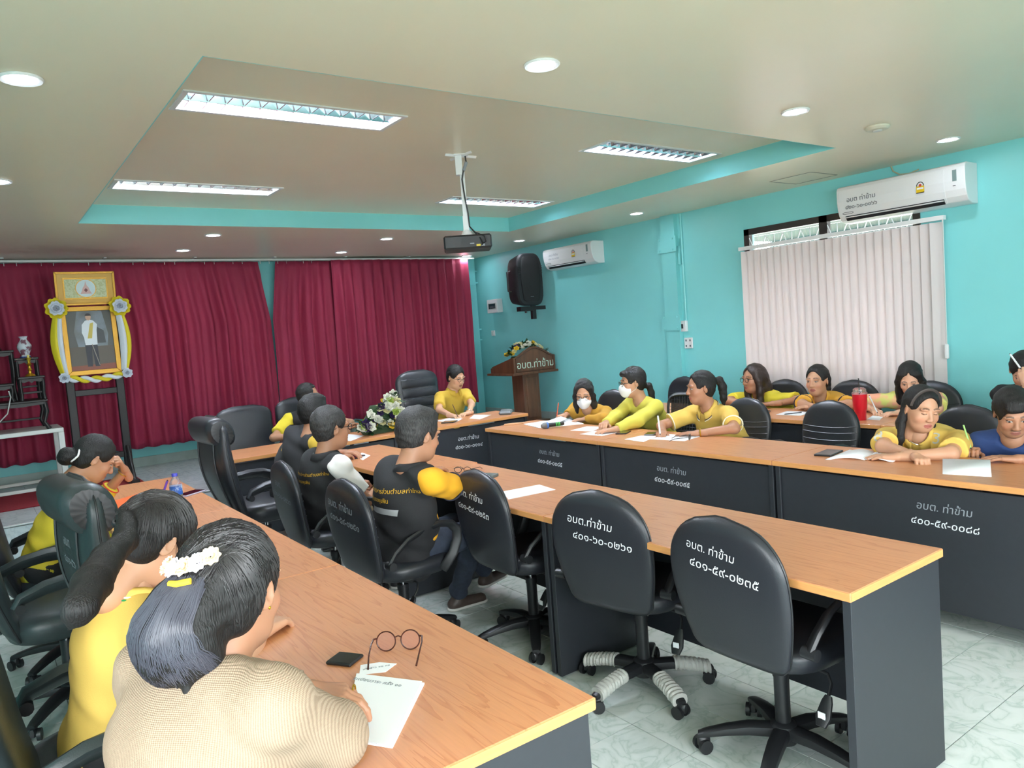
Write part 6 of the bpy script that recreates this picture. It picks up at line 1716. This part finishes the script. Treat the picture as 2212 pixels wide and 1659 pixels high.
# ================================================================== THINGS ON THE TABLES
def sheet(name, label, px, zt=.7506, th=.0010, material=None, cat='paper', group='papers on the tables', lift=None, lines=0):
    P = [bp(x, y, 2, zt) for x, y in px]; c = sum(P, Vector())/len(P)
    n = len(P); mb = MB()
    top = [(q.x-c.x, q.y-c.y, th+(lift[i] if lift else 0)) for i, q in enumerate(P)]; bot = [(a, b, z-th) for a, b, z in top]
    mb.add(top+bot, [tuple(range(n)), tuple(range(2*n-1, n-1, -1))]+[(i, n+i, n+(i+1) % n, (i+1) % n) for i in range(n)])
    if lines:
        t = thing(name, label, cat, (c.x, c.y, zt), 0, group)
        mb.build('page', material or m_paper, t)
        A, B, C_, D = [Vector(q) for q in top[:4]]; lm = MB()
        for k in range(lines):
            v = .12+.76*k/max(1, lines-1); a = A.lerp(D, v); b = B.lerp(C_, v); e = .35+.5*random.Random(k).random()
            lm.box(tuple((a.lerp(b, .1)+a.lerp(b, .1+.8*e))/2+Vector((0, 0, .0004))), ((b-a).length*.8*e, .0022, .0004), rz=math.atan2((b-a).y, (b-a).x))
        o = lm.build('written_lines', m_inkfade, t); o['kind'] = 'stuff'
        return t
    o = mb.build(name, material or m_paper); o.location = (c.x, c.y, zt)
    return tag(o, label, cat, group)
def slab(name, label, px, h, cat, zt=.7506, mats=(None, None), group=None, bev=.003, screen=True):
    """phone-like slab whose footprint is given by four pixel corners on the table top"""
    P = [bp(x, y, 2, zt) for x, y in px]; c = sum(P, Vector())/4
    ex = ((P[1]-P[0])+(P[2]-P[3]))/2; ey = ((P[3]-P[0])+(P[2]-P[1]))/2
    t = thing(name, label, cat, (c.x, c.y, zt), math.atan2(ex.y, ex.x), group)
    MB().bbox((0, 0, h/2), (ex.length, ey.length, h), bev).build('case', mats[0] or m_black, t)
    if screen: MB().box((0, 0, h+.0002), (ex.length-.008, ey.length-.006, .0004)).build('screen', mats[1] or m_blackgloss, t)
    return t
def pen(label, a, b, colr, r=.0045, tip=(40, 40, 44), group='pens'):
    a, b = Vector(a), Vector(b); d = (b-a).normalized()
    t = thing('pen', label, 'pen', tuple(a), 0, group)
    MB().cyl(d*.012, b-a, r, 10).build('barrel', mat('pen_%d_%d_%d' % colr, colr, .35), t, smooth=True)
    MB().cyl((0, 0, 0), d*.012, .0012, 10, r2=r).build('tip', mat('pen_tip_%d_%d_%d' % tip, tip, .4), t, smooth=True)
    MB().cyl((b-a)*.98, (b-a)*1.04, r*.7, 10).build('button', mat('pen_tip_%d_%d_%d' % tip, tip, .4), t, smooth=True)
    return t
def at_hand(p, i, k=.075, dz=-.012): return Vector(p['W'][i]+p['base']+p['HD'][i]*k)+Vector((0, 0, dz))
GP = 'phones on the tables'
# near table
t = sheet('paper_sheet', 'stack of white writing paper under the elbow of the cardigan woman', [(770, 1458), (917, 1478), (848, 1617), (740, 1600)], th=.004, lines=0)
for k in range(3):
    q = [(768+2*k, 1457+k), (912+4*k, 1473+4*k), (842+5*k, 1612+4*k), (740, 1598)]
t = sheet('handwritten_page', 'top page with a line of handwriting beside the folded arms', [(771, 1455), (912, 1472), (842, 1612), (738, 1590)], zt=.7552, th=.0008)
hw_ = lettering('ระเบียบวาระ ครั้ง ๑๑', .018, m_inkfade, None, frameM((0, 0, .0012), (bp(905, 1488, 2, .75)-bp(775, 1468, 2, .75)), (bp(775, 1458, 2, .75)-bp(760, 1530, 2, .75))))
hw_.parent = t; q = bp(815, 1474, 2, .7552); hw_.location = (q.x-t.location.x, q.y-t.location.y, 0)
t = sheet('torn_note', 'small torn slip of paper with handwriting under the glasses', [(779, 1437), (820, 1431), (857, 1434), (833, 1452), (776, 1458)], th=.0008)
hw_ = lettering('นางสาว ๑๒ ๓๔', .012, m_inkfade, t, frameM((0, 0, .0012), (bp(850, 1440, 2, .75)-bp(790, 1450, 2, .75)), (bp(800, 1435, 2, .75)-bp(800, 1455, 2, .75))))
slab('phone', 'black phone lying beside the torn note', [(706, 1432), (738, 1413), (783, 1419), (754, 1447)], .009, 'phone', group=GP)
# folded tortoiseshell glasses standing on their rims
g0 = bp(862, 1404, 2, .75); gx = (bp(890, 1402, 2, .76)-bp(835, 1406, 2, .76)).normalized(); gx.z = 0; gx.normalize(); gy = Vector((-gx.y, gx.x, 0))
t = thing('spectacles', 'round brown-rimmed glasses standing upside down with open temples on the table', 'glasses', tuple(g0), math.atan2(gx.y, gx.x))
m_tort = mat('tortoiseshell', (66, 30, 24), .25, var=.5, vscale=60)
for s in (-1, 1):
    MB().tube([(s*.033+.0255*math.cos(a), .0+.004*math.sin(a), .027+.0255*math.sin(a)) for a in [2*math.pi*i/28 for i in range(28)]], .0018, 8, closed=True).build('rim', m_tort, t, smooth=True)
    MB().lathe([(0, -.0005), (.0245, -.0005), (.0245, .0005), (0, .0005)], 28, M=Matrix.Translation((s*.033, 0, .027)) @ Matrix.Rotation(RAD(90), 4, 'X')).build('lens', mat('pink_tinted_lens', (238, 196, 196), .04, trans=.9, alpha=.35), t, smooth=True)
    MB().tube([(s*.058, 0, .036), (s*.066, -.004, .036), (s*.0685, -.03, .031), (s*.066, -.08, .02), (s*.062, -.115, .004)], [.0026, .0026, .0022, .0022, .0026], 8).build('temple', m_tort, t, smooth=True)
MB().tube([(-.009, 0, .036), (0, .002, .039), (.009, 0, .036)], .0018, 8).build('bridge', m_tort, t, smooth=True)
sheet('folder', 'orange paper folder under the hand of the woman with beaded cuffs', [(236, 1086), (322, 1060), (350, 1080), (262, 1106)], th=.003, material=mat('orange_card', (240, 110, 42), .6), cat='folder', group=None)
sheet('paper_sheet', 'white sheet tip peeking over the orange folder', [(308, 1078), (328, 1068), (352, 1081), (330, 1092)], zt=.7540, th=.0006)
a_ = at_hand(p1, 1, .10, -.005); pen('purple pen in the hand of the woman with beaded cuffs', a_, a_+Vector((.05, -.03, .13)), (110, 70, 190), r=.006)
q = bp(386, 1110, 2, .75)
t = thing('water_bottle', 'clear plastic water bottle with blue label and blue cap', 'bottle', tuple(q))
m_pet = mat('clear_pet', (226, 232, 236), .06, trans=.85, alpha=.55)
prof = [(0, .001), (.028, .001), (.031, .006)]
for k in range(6): prof += [(.0315, .014+.014*k), (.0295, .021+.014*k)]
prof += [(.0315, .1), (.0315, .155), (.030, .168), (.018, .192), (.0135, .198), (.0135, .204)]
MB().lathe(prof, 24).build('body', m_pet, t, smooth=True)
MB().lathe([(.0318, .105), (.0323, .105), (.0323, .152), (.0318, .152)], 24).build('label', mat('blue_bottle_label', (44, 92, 176), .4, rgb2=(190, 210, 232), vscale=30, contrast=(.40, .5)), t, smooth=True)
MB().lathe([(0, .203), (.0148, .203), (.0148, .217), (.0135, .219), (0, .219)], 20).build('cap', mat('violet_blue_cap', (70, 70, 180), .4), t, smooth=True)
slab('phone', 'dark phone in a pale case at the table edge by the bottle', [(388, 1071), (430, 1059), (437, 1062), (392, 1077)], .010, 'phone', mats=(mat('pale_lilac_case', (176, 168, 190), .4), None), group=GP)
# middle row
sheet('paper_sheet', 'blank white sheet alone on the middle row behind the lettered chair', [(1085, 1062), (1165, 1047), (1200, 1058), (1098, 1079)])
slab('notebook', 'small grey notebook on the middle row beside the man in jeans', [(1028, 1031), (1043, 1024), (1069, 1031), (1052, 1037)], .018, 'notebook', mats=(mat('grey_notebook', (96, 104, 104), .6), None), screen=False)
sheet('paper_sheet', 'white sheet under the small grey notebook', [(1018, 1026), (1040, 1021), (1056, 1026), (1034, 1033)], th=.0008, zt=.7507)
def specs(label, px, py, z, rz):
    q = bp(px, py, 2, z)
    t = thing('spectacles', label, 'glasses', tuple(q), rz)
    for s in (-1, 1):
        MB().tube([(s*.033+.024*math.cos(a), 0, .02+.018*math.sin(a)) for a in [2*math.pi*i/20 for i in range(20)]], .0019, 6, closed=True).build('rim', m_spec, t, smooth=True)
        MB().tube([(s*.057, 0, .026), (s*.066, .01, .026), (s*.068, .1, .018), (s*.066, .13, .003)], .002, 6).build('temple', m_spec, t, smooth=True)
    MB().tube([(-.009, 0, .025), (0, -.001, .027), (.009, 0, .025)], .0019, 6).build('bridge', m_spec, t, smooth=True)
specs('black glasses lying open before the man in jeans', 1000, 1022, .7505, RAD(-60))
sheet('paper_sheet', 'white sheet before the clasped hands of the man with thick black hair', [(768, 986), (782, 978), (800, 984), (784, 994)])
slab('phone', 'black phone by the clasped hands of the man with thick black hair', [(752, 990), (772, 983), (779, 987), (760, 994)], .009, 'phone', group=GP)
# head table
sheet('paper_sheet', 'white sheet on the empty half of the head table', [(728, 946), (738, 937), (787, 941), (757, 953)], lines=0)
sheet('paper_sheet', 'sheet on which the man in yellow writes', [(940, 910), (975, 902), (1000, 904), (985, 912)])
sheet('paper_sheet', 'second sheet to the side of the man writing in yellow', [(1014, 904), (1024, 896), (1062, 896), (1036, 906)])
a_ = at_hand(p8, 1, .10, -.008); pen('brown pen in the hand of the man in the yellow polo', a_, a_+Vector((-.05, .0, .13)), (120, 84, 60))
slab('spectacle_case', 'grey rounded case near the end of the head table', [(1082, 896), (1086, 890), (1103, 891), (1101, 897)], .035, 'case', mats=(mat('grey_case', (110, 116, 120), .5), None), bev=.015, screen=False)
slab('phone', 'black phone before the man writing in yellow', [(957, 914), (966, 910), (985, 911), (975, 915)], .01, 'phone', group=GP)
def microphone(label, a, b, head, hb, rings):
    a, b = Vector(a), Vector(b); d = (b-a); L = d.length; rz = math.atan2(d.y, d.x)
    t = thing('microphone', label, 'microphone', tuple(a), rz)
    T_ = Matrix.Translation((0, 0, .026)) @ Matrix.Rotation(RAD(90), 4, 'Y')
    MB().lathe([(0, .04), (.021, .04), (.018, .06), (.0165, L-.01), (.014, L), (0, L)], 20, M=T_).build('handle', m_black, t, smooth=True)
    MB().lathe([(0, -.012), (.014, -.008), (.023, .008), (.026, .022), (.024, .036), (.02, .042), (0, .042)], 20, M=T_).build('head', head, t, smooth=True)
    MB().lathe([(.0215, .036), (.026, .036), (.026, .05), (.0215, .05)], 20, M=T_).build('collar', hb, t, smooth=True)
    for z, m_ in rings: MB().lathe([(.0172, z), (.0182, z), (.0182, z+.006), (.0172, z+.006)], 20, M=T_).build('band', m_, t, smooth=True)
m_mesh = mat('grey_wire_mesh', (130, 132, 134), .4, metal=.6, bump=.8, bscale=900)
gr = mat('green_band', (60, 200, 80), .5)
microphone('black microphone with blue collar and green bands on the lettered table', bp(1172, 927, 2, .75), bp(1218, 921, 2, .75), m_mesh, mat('blue_collar', (60, 110, 190), .4), ((.12, gr), (.135, gr), (.15, gr)))
microphone('microphone with an orange collar on the head table', bp(944, 914, 2, .75), bp(928, 915, 2, .75)+Vector((-.1, .02, 0)), m_mesh, mat('orange_collar', (226, 106, 40), .5), ())
# lettered tables
sheet('paper_sheet', 'wide papers spread before the masked woman in mustard', [(1131, 917), (1175, 910), (1230, 906), (1261, 916), (1165, 925)], th=.004)
sheet('paper_sheet', 'raised page held by the masked woman in mustard', [(1178, 911), (1212, 904), (1226, 910), (1200, 916)], zt=.756, th=.0008, lift=(.0, .02, .025, .0))
a_ = at_hand(p9, 1, .10, -.01); pen('orange pen held by the masked woman in mustard', a_, a_+Vector((.05, .02, .13)), (226, 96, 60), tip=(236, 236, 236))
q = bp(1110, 917, 2, .75)
t = MB().tube([(.085*math.copysign(abs(math.cos(a))**.6, math.cos(a)), .028*math.copysign(abs(math.sin(a))**.6, math.sin(a)), .006) for a in [2*math.pi*i/32 for i in range(32)]], .006, 8, closed=True).build('wooden_loop', mat('pale_wood_loop', (196, 150, 108), .5), smooth=True)
t.location = tuple(q); t.rotation_euler = (0, 0, RAD(-20)); tag(t, 'flat oval wooden loop at the corner of the lettered table', 'holder')
sheet('paper_sheet', 'sheet under the flat hand of the masked woman in lime', [(1232, 930), (1268, 921), (1300, 922), (1280, 932)])
sheet('paper_sheet', 'front sheet nearest the table edge before the masked woman in lime', [(1252, 938), (1285, 931), (1347, 932), (1300, 942)])
slab('phone', 'black phone beside the papers of the masked woman in lime', [(1330, 938), (1341, 932), (1363, 932), (1352, 939)], .009, 'phone', group=GP)
sheet('paper_sheet', 'left sheet before the woman writing with the white pen', [(1349, 949), (1385, 941), (1420, 942), (1390, 955)])
sheet('paper_sheet', 'right sheet before the woman writing with the white pen', [(1405, 949), (1440, 938), (1512, 943), (1478, 953)], th=.002)
slab('phone', 'grey phone under the writing hand with the white pen', [(1394, 940), (1402, 935), (1418, 936), (1410, 942)], .009, 'phone', mats=(mat('grey_phone', (120, 122, 128), .4), None), group=GP)
a_ = at_hand(p11, 1, .10, -.008); pen('white pen in the hand of the woman in the black-edged collar', a_, a_+Vector((.05, .06, .13)), (236, 238, 240), r=.006)
specs('thin glasses lying on the papers before the woman with the white pen', 1490, 950, .7530, RAD(35))
q = [bp(x, y, 2, .7506) for x, y in ((1783, 993), (1835, 972), (1890, 978), (1957, 988), (1928, 999), (1868, 994))]
c = sum(q, Vector())/6
t = thing('booklet', 'open white booklet under the hand of the woman with the headband', 'booklet', (c.x, c.y, .7506))
def page(pts, hmax, name):
    A, B, C_, D = pts; n = 8; V = []; F = []
    for i in range(n+1):
        u = i/n; z = .002+hmax*math.sin(math.pi*min(1, u*1.15))
        for w in (0, .5, 1):
            a = A.lerp(B, u).lerp(D.lerp(C_, u), w); V.append((a.x-c.x, a.y-c.y, z))
    for i in range(n):
        for j in range(2): F.append((i*3+j, (i+1)*3+j, (i+1)*3+j+1, i*3+j+1))
    o = meshobj(name, V, F, m_paper, t); md = o.modifiers.new('sheet_thickness', 'SOLIDIFY'); md.thickness = .002; md.offset = 1
page((q[5], q[0], q[1], q[2]), .012, 'left_pages'); page((q[5], q[4], q[3], q[2]), .010, 'right_pages')
slab('phone', 'black phone lying beside the open booklet', [(1762, 984), (1785, 973), (1823, 976), (1790, 988)], .010, 'phone', group=GP)
q0, q1 = bp(2036, 1024, 2, .7506), bp(2142, 1030, 2, .7506); q2, q3 = bp(2139, 993, 2, .775), bp(2036, 991, 2, .775); c = (q0+q1)/2
t = meshobj('paper_sheet', [tuple(v-c) for v in (q0, q1, q1.lerp(q2, .5)+Vector((0, 0, -.004)), q0.lerp(q3, .5)+Vector((0, 0, -.004)), q2, q3)], [(0, 1, 2, 3), (3, 2, 4, 5)], m_paper); t.location = c
md = t.modifiers.new('sheet_thickness', 'SOLIDIFY'); md.thickness = .0012
tag(t, 'blank sheet tilted up before the young man in blue', 'paper', 'papers on the tables')
a_ = at_hand(p16, 1, .10, -.008); pen('pale green pen in the hand of the young man in blue', a_, a_+Vector((.06, .06, .12)), (170, 216, 130))
# wall-side tables
sheet('paper_sheet', 'sheet with a pen on it before the woman with folded arms', [(1676, 896), (1700, 888), (1752, 890), (1730, 898)])
q = bp(1712, 893, 2, .7545); pen('dark pen lying on the sheet before the woman with folded arms', q+Vector((-.07, .03, 0)), q+Vector((.07, -.03, 0)), (40, 42, 52))
slab('phone', 'grey phone by the woman in glasses at the wall-side table', [(1641, 893), (1648, 888), (1663, 889), (1657, 894)], .01, 'phone', mats=(mat('grey_phone2', (104, 104, 108), .4), None), group=GP)
sheet('paper_sheet', 'slip of paper under the arms of the woman in glasses', [(1628, 886), (1640, 880), (1650, 882), (1638, 888)])
sheet('paper_sheet', 'small sheet under the writing hand of the woman in the tie-dye shirt', [(1872, 906), (1885, 898), (1908, 900), (1900, 908)])
a_ = at_hand(p14, 1, .10, -.01); pen('white pen of the woman in the tie-dye shirt', a_, a_+Vector((.02, .07, .13)), (226, 230, 236))
a_ = Vector(hx(2206, 798, 5.62)); pen('white pen held up to the head at the wall', a_, a_+Vector((.02, .07, .10)), (236, 238, 240), r=.006)
q = bp(1859, 907, 2, .75)
t = thing('tumbler', 'tall red tumbler with clear lid and dark straw on the wall-side table', 'tumbler', tuple(q))
m_red = mat('red_lacquer', (206, 26, 44), .3)
MB().lathe([(0, 0), (.037, 0), (.040, .008), (.041, .07), (.047, .085), (.051, .19), (.0, .19)], 28).build('cup', m_red, t, smooth=True)
MB().lathe([(.052, .188), (.053, .188), (.053, .2), (.046, .204), (.044, .225), (.03, .236), (0, .238)], 28).build('lid', mat('clear_lid', (230, 232, 236), .08, trans=.8, alpha=.5), t, smooth=True)
MB().cyl((.0, 0, .18), (-.006, 0, .305), .004, 10).build('straw', m_black, t, smooth=True)
